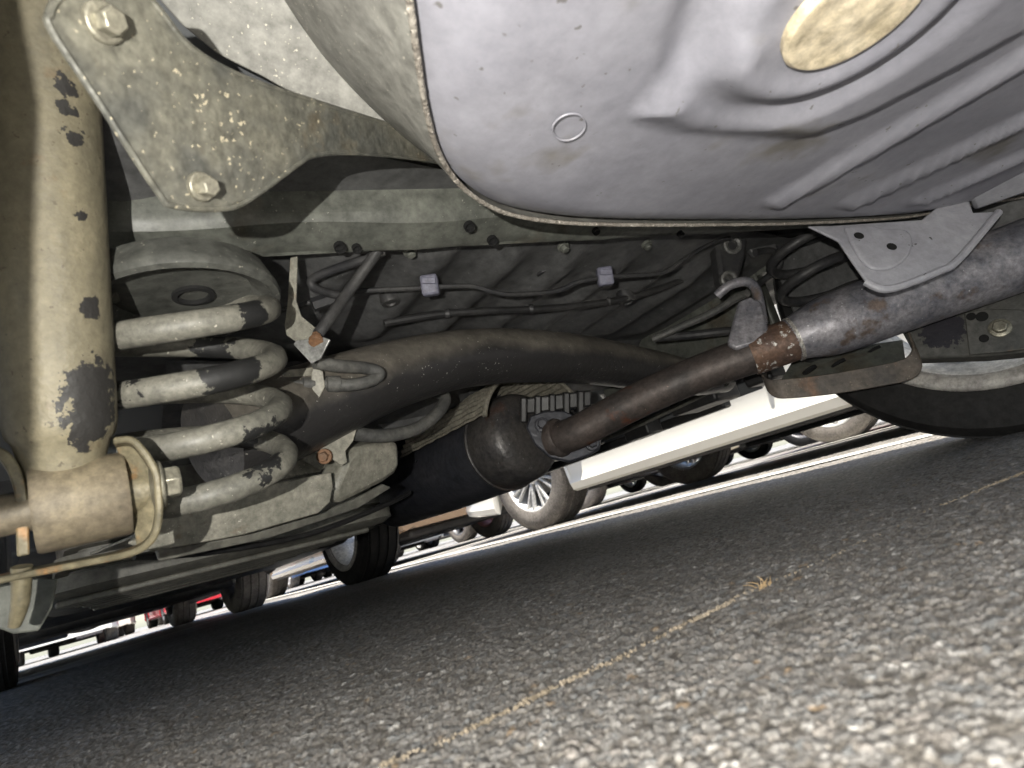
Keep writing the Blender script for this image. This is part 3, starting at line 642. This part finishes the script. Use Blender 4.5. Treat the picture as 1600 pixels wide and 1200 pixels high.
gp = [(-.635, -.18, .135), (-.585, -.18, .118), (-.562, -.18, .120), (-.557, -.18, .141), (-.554, -.18, .167), (-.550, -.18, .194), (-.545, -.18, .225), (-.545, -.18, .40), (-.635, -.18, .42)]
g = MB(); g.add(*plate_geo(gp, .004, (0, -1, 0))); g.build('shade_plate', 'dark_plastic', car, bevel=.001)  # added plate outside the frame, cut to shade the shock's left half
# --- coil springs
def spring(name, lo, hi, r0_, r1_, turns, wire, material, parent, phase=0.0, dead=False):
    pts = []; N = int(turns*20); lo = np.array(lo); hi = np.array(hi); axv = hi-lo; az, bx, by = basis(axv)
    for i in range(N+1):
        t = i/N; a = phase+2*math.pi*turns*t; rr = (r0_*(1-t)+r1_*t)*(1-0.10*max(0, (t-.86)/.14)); h = t
        h = t if not dead else (t*1.16 if t < .74 else .8584+(t-.74)*.5446); pts.append(lo+axv*h+rr*(math.cos(a)*bx+math.sin(a)*by))
    return tube(name, pts, wire, material, parent, n=14, sm=False)
spring('coil_spring', D(326, 770, .482), D(287, 446, .458), .0625, .0600, 4.09, .0100, 'spring_paint', car, phase=2.2)
sp_r = D(1272, 440, .98)
spring('coil_spring', (sp_r[0], sp_r[1], .20), (sp_r[0], sp_r[1], .42), .058, .052, 4.2, .0085, 'black_rubber', car, phase=0.4)

# upper spring seat (left)
S = D(285, 447, .470)
seat = lathe('spring_seat', S+np.array([0, 0, -.018]), (0, 0, -1), [(-.024, .064), (-.008, .071), (-.004, .072), (.0, .071), (.002, .067), (-.001, .063), (-.004, .056), (-.012, .050), (-.013, .03), (-.013, .002)], 'seat_dark', car, n=48)
lathe('seat_hole', S+np.array([.008, .004, -.0065]), (0, 0, -1), [(-.004, .016), (.001, .016), (.0015, .012), (-.003, .010), (-.004, .001)], 'hole_black', seat, n=24)

# --- crossmember, rails, floor
def grid(name, fn, nu, nv, material, parent, angle=50):
    v = []; f = []
    for i in range(nu):
        for j in range(nv): v.append(fn(i/(nu-1), j/(nv-1)))
    for i in range(nu-1):
        for j in range(nv-1): f.append([i*nv+j, i*nv+j+1, (i+1)*nv+j+1, (i+1)*nv+j])
    return make(name, v, f, material, parent, angle=angle)
# rear-facing crossmember sheet: lower lip then folded face
ca, cb = Zp(330, 400, .375), Zp(1330, 350, .375)
cdir = unit(cb-ca); cn = np.array([cdir[1], -cdir[0], 0]); cn = cn if cn[1] < 0 else -cn    # towards the rear
prof = [(.010, .030), (-.003, .026), (-.006, .0), (.0, -.001), (.020, .004), (.034, .008), (.040, .016), (.043, .05), (.050, .062), (.052, .11)]
def cm(u_, v_):
    P = [np.array(p) for p in prof]; k = v_*(len(P)-1); i = min(int(k), len(P)-2); q = P[i]*(1-(k-i))+P[i+1]*(k-i)
    p = ca+(cb-ca)*(u_*1.5-.22); p = p+cn*q[0]; p[2] = .375+q[1]+.0025*math.sin(u_*38)*(1 if 2 < k < 6 else 0); return p
cross = grid('crossmember', cm, 60, len(prof)*2-1, 'underbody', car, 30)
for (px, py, r_) in ((530, 381, .009), (556, 383, .007), (732, 349, .009), (768, 371, .009), (930, 357, .007), (1062, 362, .007)):
    p = Zp(px, py, .374); lathe('drain_hole', p+np.array([0, 0, -.004]), (cn[0]*.5, cn[1]*.5, -1), [(-.003, r_*.62), (.0022, r_*.62), (.0018, r_*.5), (-.002, r_*.45), (-.003, .001)], 'hole_black', cross, n=20)
# dusty inner panel between bracket and crossmember
plate_px('inner_panel', [(330, 250), (700, 215), (760, 345), (700, 375), (560, 372), (420, 395), (352, 400), (345, 330)], ((345, 330, .60), (700, 250, .72), (600, 375, .62)), .003, 'underbody_dusty', car)
# left rail: sheet behind the shock with folded steps
rail = plate_px('side_rail', [(-80, -60), (420, -60), (420, 260), (352, 335), (350, 405), (230, 420), (150, 440), (-80, 460)], ((60, 0, .52), (350, 330, .60), (100, 430, .53)), .004, 'underbody_dusty', car)
plate_px('rail_fold', [(150, 100), (180, 92), (240, 285), (226, 305), (205, 300), (172, 210)], ((150, 100, .46), (230, 300, .50), (180, 300, .47)), .006, 'underbody_dusty', rail, bevel=.004)
plate_px('rail_step', [(150, 262), (172, 270), (186, 345), (200, 356), (245, 353), (258, 362), (248, 376), (165, 382), (150, 380)], ((150, 262, .50), (245, 360, .53), (160, 380, .50)), .005, 'underbody_dusty', rail, bevel=.002)
plate_px('rail_patch', [(238, 305), (330, 325), (352, 330), (345, 372), (300, 385), (200, 350)], ((240, 305, .51), (350, 330, .56), (300, 385, .53)), .003, 'underbody', rail, bevel=.001)
# seat plate arch above the spring
arch = [(165, 470), (180, 440), (220, 415), (280, 402), (360, 400), (385, 408), (388, 425), (375, 445), (330, 450), (170, 500)]
plate_px('seat_plate', arch, ((170, 450, .53), (385, 410, .58), (280, 402, .56)), .006, 'underbody', car, bevel=.004)
# corrugated floor ahead of the crossmember: ribs run along the car
def fl_(u_, v_):
    x = -.62+1.5*u_; y = .06+.62*v_
    z = .415-.03*v_
    s = math.sin((x+.03)*2*math.pi/.105); rib = (0.5+0.5*s)**1.6; fade = min(1, max(0, (v_-.12)/.10))*min(1, max(0, (.62-v_)/.08))
    z -= .017*rib*fade
    return (x, y, z)
floor = grid('floor_pan', fl_, 170, 46, 'floor_panel', car, 60)
# heel panel falling to the front floor, tunnel
def heel(u_, v_):
    x = -.70+1.45*u_; tun = math.exp(-((x-.12)/.16)**4)
    y = .64+.10*v_; z = .39-(.39-.27)*(v_)*(1-tun)-.03*math.sin(v_*3.14)*0
    return (x, y, z)
grid('heel_panel', heel, 70, 14, 'floor_panel', car, 60)
box('left_inner_panel', (-.66, -.25, .33), (-.63, .62, .49), 'underbody', car, .004)
box('right_inner_panel', (.60, .165, .30), (.63, .62, .49), 'underbody', car, .004)
box('right_wheel_house', (.60, -.60, .27), (.63, .128, .49), 'floor_panel', car, .004)
box('right_inner_panel', (.60, .1281, .40), (.63, .1649, .49), 'underbody', car, .001)
# smooth lower flank of floor above the beam
def flank(u_, v_):
    x = -.36+1.0*u_; a = v_*1.4; y = .46+.14*v_; z = .385-.075*math.sin(a)
    return (x, y, z-.012*math.sin(u_*5))
grid('floor_flank', flank, 50, 14, 'floor_panel', car, 60)

# --- brake line, clips, hoses, cable bracket
bl = [(300, 500, .64), (390, 492, .66), (440, 485, .66), (520, 463, .68), (560, 455, .69), (640, 451, .71), (730, 447, .73), (770, 456, .74), (800, 460, .75), (868, 455, .78), (905, 440, .79), (960, 432, .81), (1035, 426, .85), (1070, 404, .87), (1112, 380, .90), (1140, 372, .92)]
line = tube('brake_line', [D(*q) for q in bl], .0032, 'black_rubber', car, n=10, k=5)
for (px, py, d) in ((672, 446, .715), (945, 432, .80)):
    p = D(px, py, d); v, f = box_geo(p, .0105*unit(RT+.15*UP), .009*FW, .0125*unit(UP-.15*RT)); c_ = make('line_clip', v, f, 'clip_plastic', car, bevel=.003)
    v, f = box_geo(p-FW*.009+UP*.004, .0085*RT, .004*FW, .004*UP); make('clip_latch', v, f, 'clip_plastic', c_, bevel=.0012)
hs = [(600, 392, .62), (578, 402, .62), (520, 422, .63), (489, 436, .635), (492, 450, .64), (530, 462, .66)]
tube('brake_hose', [D(*q) for q in hs], .0050, 'black_rubber', car, n=12)
tube('brake_hose', [D(*q) for q in ((600, 375, .61), (583, 402, .61), (545, 455, .60), (520, 490, .58), (497, 522, .568))], .0058, 'black_rubber', car, n=12)
lathe('hose_joint', D(488, 477, .655), D(520, 466, .665)-D(488, 477, .655), [(0, .008), (.024, .008)], 'black_rubber', line, n=6)
# zinc hose bracket: upright blade and bent ear
hb = plate_px('hose_bracket', [(453, 402), (464, 400), (462, 470), (470, 494), (492, 512), (505, 530), (486, 545), (462, 534), (447, 524), (444, 508), (449, 470)], ((455, 402, .575), (450, 510, .575), (510, 540, .57)), .003, 'arm_paint', car, bevel=.001)
plate_px('bracket_ear', [(462, 532), (505, 527), (515, 531), (500, 560), (486, 568), (458, 538)], ((462, 532, .572), (512, 530, .560), (488, 566, .565)), .0022, 'zinc', hb, bevel=.0006)
bolt('nut', D(494, 533, .562), unit(D(497, 500, .58)-D(494, 533, .562)), .0048, .010, 'rusty_nut', hb)
# cable from the bracket: loop and threaded end with star clip
tube('brake_cable', [D(*q) for q in ((492, 566, .60), (530, 572, .62), (570, 575, .65), (592, 582, .66), (585, 592, .655), (560, 600, .64), (530, 602, .63))], .0070, 'hose_dusty', car, n=12)
cab = lathe('cable_end', D(440, 600, .60), D(530, 600, .63)-D(440, 600, .60), [(0, .004), (.02, .004), (.021, .007), (.032, .007), (.033, .0055), (.044, .0055), (.045, .009), (.058, .009), (.059, .0065), (.062, .0065)], 'hose_dusty', car, n=14)
plate_px('cable_clip', [(490, 572), (505, 580), (508, 604), (497, 626), (488, 612), (486, 585)], ((490, 575, .612), (505, 600, .614), (495, 625, .61)), .006, 'arm_paint', cab, bevel=.001)
plate_px('cable_tab', [(432, 592), (452, 578), (490, 574), (488, 590), (470, 598), (440, 600)], ((432, 592, .60), (490, 574, .62), (440, 600, .605)), .002, 'arm_paint', cab, bevel=.0006)
# lower guide tube with its bracket
gt = [(380, 645, .60), (410, 652, .62), (455, 661, .645), (520, 672, .68), (556, 678, .70), (600, 681, .73), (645, 672, .77), (675, 654, .80), (693, 632, .83), (694, 618, .85), (682, 613, .87)]
gd = tube('cable_guide', [D(*q) for q in gt], .0086, 'hose_dusty', car, n=14)
plate_px('guide_bracket', [(525, 664), (558, 670), (552, 690), (540, 705), (543, 722), (534, 728), (520, 718), (500, 702), (512, 690)], ((525, 664, .665), (558, 670, .68), (535, 725, .67)), .003, 'arm_paint', gd, bevel=.001)
lathe('guide_collar', D(424, 653, .625), D(520, 672, .68)-D(424, 653, .625), [(0, .0095), (.006, .0095)], 'arm_paint', gd, n=16)
bolt('bolt', D(507, 713, .655), -FW, .006, .008, 'rusty_nut', gd)

for (px, py, d, r_) in ((760, 415, .80, .013), (850, 425, .84, .011), (610, 470, .76, .012), (980, 470, 1.0, .014)):
    lathe('floor_grommet', D(px, py, d), (0, 0, -1), [(-.02, r_*1.1), (.0, r_*1.1), (.004, r_), (.0045, r_*.55), (.002, r_*.45), (.002, .001)], 'black_rubber', floor, n=20)
tube('wiring_loom', [D(*q) for q in ((600, 505, .80), (680, 492, .83), (760, 486, .86), (860, 482, .92), (960, 470, .98), (1040, 448, 1.02), (1100, 420, 1.05))], .0058, 'dark_plastic', car, n=10)
for q in ((700, 490, .835), (830, 483, .90), (950, 471, .975)):
    p = D(*q); lathe('cable_tie', p-RT*.003, RT, [(0, .0072), (.006, .0072)], 'black_rubber', floor, n=12)
for (px, py, d) in ((640, 392, .66), (880, 385, .76), (1010, 382, .84)):
    bolt('floor_bolt', D(px, py, d), (0, -.3, -1), .0055, .008, 'underbody', cross)
sb = plate_px('strap_bracket', [(560, 640), (600, 628), (700, 590), (760, 596), (742, 612), (690, 640), (640, 668), (600, 672)], ((560, 640, 1.0), (760, 596, 1.15), (640, 668, 1.05)), .004, 'floor_panel', car, bevel=.0015)
bolt('bolt', D(720, 606, 1.09), -FW, .008, .010, 'underbody', sb)
# --- twist beam axle
bm = [(330, 690, .56), (400, 668, .60), (470, 640, .645), (540, 612, .69), (620, 584, .75), (720, 561, .82), (820, 556, .90), (920, 563, 1.0), (1010, 578, 1.10), (1080, 590, 1.18), (1130, 590, 1.24)]
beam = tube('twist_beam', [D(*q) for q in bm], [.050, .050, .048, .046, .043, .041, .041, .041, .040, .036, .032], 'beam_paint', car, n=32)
for (q, r_) in (((668, 576, .748), .010), ((792, 541, .848), .009)):
    p = D(*q); lathe('beam_dimple', p, -ray(q[0], q[1]), [(-.004, r_), (.0005, r_), (.001, r_*.85), (.0, r_*.7), (.0, .001)], 'beam_paint', beam, n=24)
# trailing arm, spring pan (left): lit side plate and floor
pan = plate_px('spring_pan', [(236, 800), (275, 782), (380, 765), (518, 738), (521, 760), (516, 785), (498, 802), (380, 836), (240, 862), (200, 850)], ((240, 830, .52), (518, 740, .66), (380, 836, .58)), .004, 'arm_paint', car, bevel=.0015)
pf = [Zp(*q, .172) for q in ()]
a_, b_ = D(240, 800, .525), D(518, 745, .665)
fwd = np.array([-.25, 1.0, 0]); 
v = [a_+np.array([0, 0, -.012]), b_+np.array([0, 0, -.012]), b_+fwd*.16+np.array([0, 0, -.006]), a_+fwd*.16+np.array([0, 0, -.006])]
g = MB(); g.add(*plate_geo(v, .003, (0, 0, 1))); g.build('pan_floor', 'arm_paint', pan, bevel=.001)
plate_px('pan_gusset', [(384, 715), (440, 700), (503, 735), (430, 750), (380, 745)], ((384, 715, .62), (503, 735, .70), (380, 745, .60)), .003, 'arm_paint', pan, bevel=.001)
arm = [(520, 770), (545, 712), (560, 700), (612, 688), (624, 690), (627, 728), (618, 742), (600, 755), (560, 775), (530, 790)]
plate_px('arm_end', arm, ((530, 770, .69), (545, 710, .70), (625, 715, .78)), .035, 'arm_paint', pan, bevel=.008)
plate_px('arm_web', [(430, 660), (510, 685), (545, 712), (500, 735), (440, 705)], ((430, 660, .68), (545, 712, .74), (440, 705, .68)), .003, 'arm_paint', pan, bevel=.001)
plate_px('arm_lower_flange', [(245, 862), (380, 836), (500, 803), (560, 778), (600, 757), (612, 762), (560, 795), (420, 842), (250, 878)], ((245, 870, .56), (600, 760, .80), (420, 842, .66)), .006, 'tray_plastic', pan, bevel=.002)

# --- fuel tank with stepped underside (left, ahead of the beam)
def tank():
    x0, x1, y0, y1 = -.50, .02, .66, 1.25
    g = MB(); prof = [(a, b+.012) for a, b in [(.045, .345), (.030, .30), (.030, .196), (.045, .193), (.045, .189), (.018, .186), (.018, .168), (.033, .165), (.033, .161), (.004, .158), (.004, .140), (.018, .133), (.055, .130)]]
    def ring(o_, z_):
        pts = []
        r_ = .06
        for (cx_, cy_, a0) in ((x1-r_, y1-r_, 0), (x0+r_, y1-r_, 90), (x0+r_, y0+r_, 180), (x1-r_, y0+r_, 270)):
            for k in range(7):
                a = R(a0+k*15); pts.append((cx_+(r_-min(o_, .1))*math.cos(a)-0*o_, cy_+(r_-min(o_, .1))*math.sin(a), z_))
        return pts
    n = 28; v = []; f = []
    for o_, z_ in prof: v += ring(o_, z_)
    m = len(prof)
    for i in range(m-1):
        for j in range(n): f.append([i*n+j, i*n+(j+1) % n, (i+1)*n+(j+1) % n, (i+1)*n+j])
    f.append([(m-1)*n+j for j in range(n)][::-1]); f.append(list(range(n)))
    return make('fuel_tank', v, f, 'tray_plastic', car, angle=25)
tk = tank()
for k, yy in enumerate((.70, .745, .80, .87, .96, 1.08)):
    box('tank_rib', (-.485+.012*k, yy, .1335), (-.035-.012*k, yy+.022, .1425), 'tray_plastic', tk, .003)
tube('fuel_line', [D(*q) for q in ((210, 870, .70), (330, 862, .78), (480, 835, .92), (600, 790, 1.05), (640, 770, 1.12))], .0045, 'dark_plastic', tk, n=8)

# --- converter / resonator ahead of the flange
e1, e2 = D(828, 676, 1.04), D(610, 772, 1.45)
cax = unit(e2-e1); Lc = np.linalg.norm(e2-e1)
cap = lathe('resonator', e1, cax, [(.076, .05), (.0765, .0835), (.08, .087), (Lc*.5, .088), (Lc-.03, .084), (Lc+.06, .045), (Lc+.12, .03)], 'converter', car, n=48)
lathe('end_cap', e1, cax, [(-.004, .028), (-.002, .052), (.003, .066), (.012, .0755), (.024, .0805), (.05, .0840), (.074, .0858), (.078, .0845)], 'converter_cap', cap, n=48)
lathe('cap_weld', e1+cax*.074, cax, [(0, .0856), (.002, .0885), (.006, .0885), (.009, .0865)], 'converter_cap', cap, n=48)
# flange: two-bolt plate
fd3 = ((850, 665, .985), (925, 692, .975), (870, 715, .97))
fn = plane3(*[D(*q) for q in fd3])
flg = plate_px('pipe_flange', [(822, 668), (828, 650), (850, 642), (880, 641), (905, 652), (925, 670), (940, 684), (938, 702), (920, 712), (890, 722), (860, 716), (836, 695)], fd3, .010, 'converter', car, bevel=.003)
bolt('bolt', D(847, 664, .98), fn, .0085, .014, 'converter', flg); bolt('bolt', D(925, 693, .97), fn, .0085, .014, 'converter', flg)
lathe('flange_collar', D(872, 684, .975), D(905, 668, .945)-D(872, 684, .975), [(-.004, .033), (.004, .033), (.009, .030)], 'rust_pipe', flg, n=32)
# corrugated heat shield over the resonator
def hsx(u_, v_):
    a = R(20+130*v_); p = e1+cax*(-.03+.30*u_); _, bx, by = basis(cax)
    rr = .107+.002*math.sin(v_*130)+.0015*math.sin(u_*40)
    return p+rr*(math.cos(a)*bx*1.1+math.sin(a)*by)
grid('heat_shield', hsx, 18, 190, 'heat_foil', cap, 80)
_, bx_, by_ = basis(cax); tube('shield_lip', [e1-cax*.03+.107*(math.cos(R(a))*bx_*1.1+math.sin(R(a))*by_) for a in range(18, 154, 4)], .0042, 'heat_foil', cap, n=8)
g = MB()
for k in range(5):
    q = D(818+k*22, 640-k*2.5, 1.03); v, f = box_geo(q, .006*unit(RT), .02*FW, .022*unit(UP)); g.add(v, f)
v, f = box_geo(D(872, 628, 1.045), .058*unit(RT+.12*UP), .016*FW, .014*unit(UP)); g.add(v, f); g.build('ribbed_mount', 'dark_plastic', cap, bevel=.003)

# --- exhaust pipe, sleeve, muffler
pp = [(862, 688, .985), (895, 678, .96), (940, 655, .945), (1000, 624, .925), (1060, 597, .908), (1120, 573, .893), (1180, 552, .876), (1240, 530, .862)]
pipe = tube('exhaust_pipe', [D(*q) for q in pp], [.0275, .0275, .0275, .0278, .028, .0285, .029, .029], 'rust_pipe', car, n=36)
sv = [(1172, 555, .878), (1205, 543, .870), (1240, 530, .862)]
tube('pipe_sleeve', [D(*q) for q in sv], [.0312, .0318, .0318], 'rust_sleeve', pipe, n=36)
mf = [(1232, 533, .864), (1242, 529, .862), (1262, 521, .858), (1290, 511, .852), (1340, 493, .842), (1450, 452, .822), (1560, 413, .802), (1680, 368, .78), (1800, 325, .755)]
muf = tube('muffler', [D(*q) for q in mf], [.0315, .0325, .037, .0435, .0455, .0465, .047, .047, .047], 'muffler_steel', car, n=44)
tube('weld_bead', [D(1238, 531, .863), D(1243, 529, .862)], [.0335, .0335], 'weld', muf, n=36)
# hanger: plate on the pipe, rod hook, rubber isolator, body bracket
hg = plate_px('exhaust_hanger', [(1136, 536), (1148, 490), (1154, 470), (1172, 462), (1190, 470), (1198, 500), (1202, 522), (1180, 536), (1150, 545)], ((1140, 536, .862), (1170, 465, .885), (1200, 522, .85)), .012, 'muffler_steel', car, bevel=.004)
tube('hanger_rod', [D(*q) for q in ((1120, 462, .93), (1140, 446, .92), (1165, 440, .905), (1180, 450, .895), (1187, 475, .885), (1192, 505, .875))], .0075, 'muffler_steel', hg, n=12)
iso = [(1118, 378), (1128, 366), (1150, 362), (1170, 372), (1166, 400), (1158, 425), (1150, 445), (1135, 452), (1126, 435), (1122, 405)]
ip = plate_px('rubber_isolator', iso, ((1120, 370, .955), (1170, 372, .96), (1140, 450, .93)), .03, 'black_rubber', car, bevel=.006)
lathe('isolator_eye', D(1144, 383, .95), -FW, [(-.006, .015), (.004, .015), (.005, .012), (.003, .008), (-.006, .007)], 'hose_dusty', ip, n=24)
lathe('isolator_eye', D(1138, 436, .928), -FW, [(-.006, .013), (.004, .013), (.005, .010), (.003, .007), (-.006, .006)], 'hose_dusty', ip, n=24)
plate_px('hanger_base', [(1085, 380), (1110, 362), (1160, 352), (1215, 366), (1215, 392), (1180, 400), (1165, 380), (1125, 376)], ((1085, 380, .99), (1215, 370, 1.03), (1160, 352, 1.02)), .012, 'floor_panel', ip, bevel=.004)
tube('brake_hose', [D(*q) for q in ((1180, 395, 1.0), (1205, 392, 1.02), (1218, 405, 1.03), (1214, 420, 1.03), (1190, 440, 1.02), (1178, 446, 1.0))], .006, 'black_rubber', car, n=10)
tube('parking_cable', [D(*q) for q in ((1020, 530, 1.05), (1060, 512, 1.03), (1110, 490, 1.0), (1150, 466, .97), (1168, 458, .95))], .0065, 'hose_dusty', car, n=10)
tube('parking_cable', [D(*q) for q in ((1025, 528, 1.06), (1075, 524, 1.06), (1130, 518, 1.05), (1170, 515, 1.05))], .0075, 'black_rubber', car, n=10)

# --- grey stamped bracket under the well (right)
rb3 = ((1290, 352, .72), (1500, 330, .72), (1390, 448, .66))
rb = plate_px('stamped_bracket', [(1262, 352), (1300, 352), (1440, 343), (1480, 310), (1506, 288), (1521, 332), (1562, 330), (1530, 375), (1490, 408), (1462, 424), (1420, 440), (1378, 451), (1352, 436), (1330, 405), (1310, 375)], rb3, .004, 'bracket_grey', car, bevel=.0015)
rn = plane3(*[D(*q) for q in rb3]); ro = D(*rb3[0])
q_ = plane_px([tuple(t) for t in smooth_path([np.array(z, float) for z in ((1318, 358), (1350, 354), (1380, 360), (1412, 362), (1424, 376), (1420, 398), (1402, 416), (1374, 424), (1352, 416), (1334, 392), (1318, 358))], 5)[:-1]], ro, rn)
g = MB(); g.add(*plate_geo([p+rn*.0035 for p in q_], .005, rn)); g.build('raised_pad', 'bracket_grey', rb, bevel=.0028, seg=3)
for q in ((1340, 372), (1391, 389)):
    p = plane_px([q], ro, rn)[0]+rn*.0037; lathe('pad_hole', p, rn, [(-.001, .0056), (.0004, .0056), (.0004, .001)], 'hole_black', rb, n=20)
tube('bracket_fold', plane_px([(1352, 440), (1382, 452), (1425, 441), (1466, 424), (1496, 407), (1560, 332)], ro, rn), .0045, 'bracket_grey', rb, n=10)
# box rail continuing right from the bracket
plate_px('well_rail', [(1506, 288), (1600, 232), (1760, 140), (1760, 260), (1600, 305), (1521, 332)], ((1506, 300, .715), (1700, 180, .60), (1600, 300, .70)), .02, 'bracket_grey', rb, bevel=.006)

# --- right trailing arm, spring pan band, axle carrier
pb = [(1192, 560, .98), (1192, 588, .955), (1205, 606, .94), (1235, 607, .925), (1300, 600, .905), (1370, 588, .885), (1415, 578, .875), (1432, 562, .875), (1428, 540, .885), (1412, 505, .905)]
g = MB(); g.add(*strip_geo([D(*q) for q in pb], .032, .004, np.array([0, 0, 1.0]), k=5)); rp = g.build('spring_pan', 'pan_rust', car, bevel=.001)
g = MB(); q = [D(*t)-np.array([0, 0, .012]) for t in ((1205, 600, .96), (1300, 594, .93), (1412, 570, .90), (1405, 520, .94), (1240, 545, 1.05))]; g.add(*plate_geo(q, .003, (0, 0, 1))); g.build('pan_floor', 'underbody', rp, bevel=.001)
for (a, b, c_, d_) in ((1265, 578, .022, .009), (1310, 568, .018, .009), (1365, 548, .04, .010)):
    p = D(a, b, .955); v, f = lathe_geo(p, (0, .3, 1), [(-.002, .012), (.002, .012), (.003, .009), (.003, .001)], 16); make('pan_slot', v, f, 'hole_black', rp)
car_rr = plate_px('axle_carrier', [(1405, 510), (1450, 490), (1520, 470), (1700, 430), (1700, 550), (1620, 548), (1540, 556), (1432, 560)], ((1410, 510, .925), (1600, 460, .835), (1500, 555, .865)), .03, 'carrier_paint', car, bevel=.004)
a3 = [D(*q) for q in ((1410, 510, .925), (1600, 460, .835), (1500, 555, .865))]; an = plane3(*a3)
q = plane_px([(1507, 490), (1545, 484), (1600, 486), (1660, 480), (1660, 540), (1600, 548), (1568, 552), (1515, 556)], a3[0], an)
g = MB(); g.add(*plate_geo([p+an*.006 for p in q], .006, an)); hubp = g.build('hub_plate', 'carrier_paint', car_rr, bevel=.0015)
for (a, b, r_) in ((1518, 497, .006), (1535, 497, .0075), (1538, 531, .006)):
    p = plane_px([(a, b)], a3[0], an)[0]+an*.0062; lathe('plate_hole', p, an, [(-.001, r_), (.0005, r_), (.0005, .001)], 'hole_black', car_rr, n=18)
bolt('bolt', plane_px([(1563, 515)], a3[0], an)[0]+an*.006, an, .0095, .010, 'bolt_steel', car_rr)
# bits hanging by the right sill
for (x_, y_, z_, a, b, c_) in ((.66, .40, .225, .05, .06, .02), (.70, .62, .215, .03, .04, .022), (.64, .85, .225, .06, .10, .012), (.70, 1.1, .21, .03, .05, .02), (.68, .26, .235, .035, .03, .025)):
    box('floor_bracket', (x_-a, y_-b, z_-c_), (x_+a, y_+b, z_+c_), 'dark_plastic', car, .006)
tube('fuel_line', [(.60, .3, .23), (.62, .7, .215), (.60, 1.4, .225), (.6, 2.1, .22)], .006, 'tray_plastic', car, n=8)
tube('floor_rail', [(.45, .62, .265), (.46, 1.2, .25), (.46, 2.1, .25)], .03, 'underbody', car, n=12)
tube('front_pipe', [D(610, 772, 1.5), (.12, 1.4, .2), (.12, 2.3, .2)], .026, 'rust_pipe', car, n=16)
box('engine_tray', (-.55, WB-.35, .19), (.55, 3.2, .30), 'dark_plastic', car, .03)

# ------------------------------------------------------------------ cars further off (nose to nose row turned round)
for (lab, x, y, rz, kind, p, rim, ty, kw) in [
    ('silver sedan parked beyond the white car, set further back with five-spoke wheels', 4.58, -1.10, 0, 'sedan', 'paint_silver', 'five', 'dusty', {}),
    ('red car in the third bay beyond, behind the silver one', 7.3, 0.4, 0, 'hatch', 'paint_red', 'dark', 'other', {}),
    ('blue car four bays away past the red car', 9.8, -0.2, 0, 'hatch', 'paint_blue', 'five', 'other', {}),
    ('dark car nose to nose with the nearest car', -0.15, 6.75, math.pi, 'hatch', 'paint_black', 'dark', 'dusty', {}),
    ('brown car nose to nose with the white car', 2.35, 7.2, math.pi, 'hatch', 'paint_brown', 'pink', 'dusty', {}),
    ('silver sedan in the opposite row beside the brown car', 4.9, 6.9, math.pi, 'sedan', 'paint_silver', 'dark', 'dusty', {}),
    ('cream car in the opposite row, third from the dark one', 7.35, 7.0, math.pi, 'hatch', 'paint_cream', 'steel', 'other', {}),
    ('grey sedan at the far right of the opposite row', 9.9, 6.7, math.pi, 'sedan', 'paint_grey', 'five', 'other', {}),
    ('white car in the far row across the aisle', -0.2, 14.5, 0, 'hatch', 'paint_white', 'steel', 'dusty', {}),
    ('bright red car second in the far row across the aisle', 2.3, 14.8, 0, 'hatch', 'paint_red', 'dark', 'other', {}),
    ('blue car third in the far row across the aisle', 4.8, 14.4, 0, 'sedan', 'paint_blue', 'five', 'dusty', {}),
    ('grey car fourth in the far row across the aisle', 7.3, 14.6, 0, 'hatch', 'paint_grey', 'dark', 'other', {}),
    ('black car fifth in the far row across the aisle', 9.8, 14.6, 0, 'hatch', 'paint_black', 'five', 'other', {}),
    ('cream car just left of the dark one in the opposite row', -2.65, 6.9, math.pi, 'hatch', 'paint_cream', 'steel', 'dusty', {}),
    ('brown car leftmost of the far row across the aisle', -2.7, 14.6, 0, 'hatch', 'paint_brown', 'steel', 'dusty', {}),
    ('white car in the last row behind the far row', 0.4, 20.4, math.pi, 'sedan', 'paint_white', 'dark', 'dusty', {}),
    ('silver car second in the last row behind the far row', 2.9, 20.6, math.pi, 'hatch', 'paint_silver', 'five', 'dusty', {}),
    ('cream car third in the last row behind the far row', 5.4, 20.3, math.pi, 'hatch', 'paint_cream', 'steel', 'other', {}),
    ('dark car fourth in the last row behind the far row', 7.9, 20.5, math.pi, 'hatch', 'paint_black', 'five', 'dusty', {}),
    ('red car rightmost of the last row behind the far row', 10.4, 20.5, math.pi, 'sedan', 'paint_red', 'dark', 'other', {}),
]:
    other_car(lab, x, y, rz, kind, p, rim, ty, **kw)
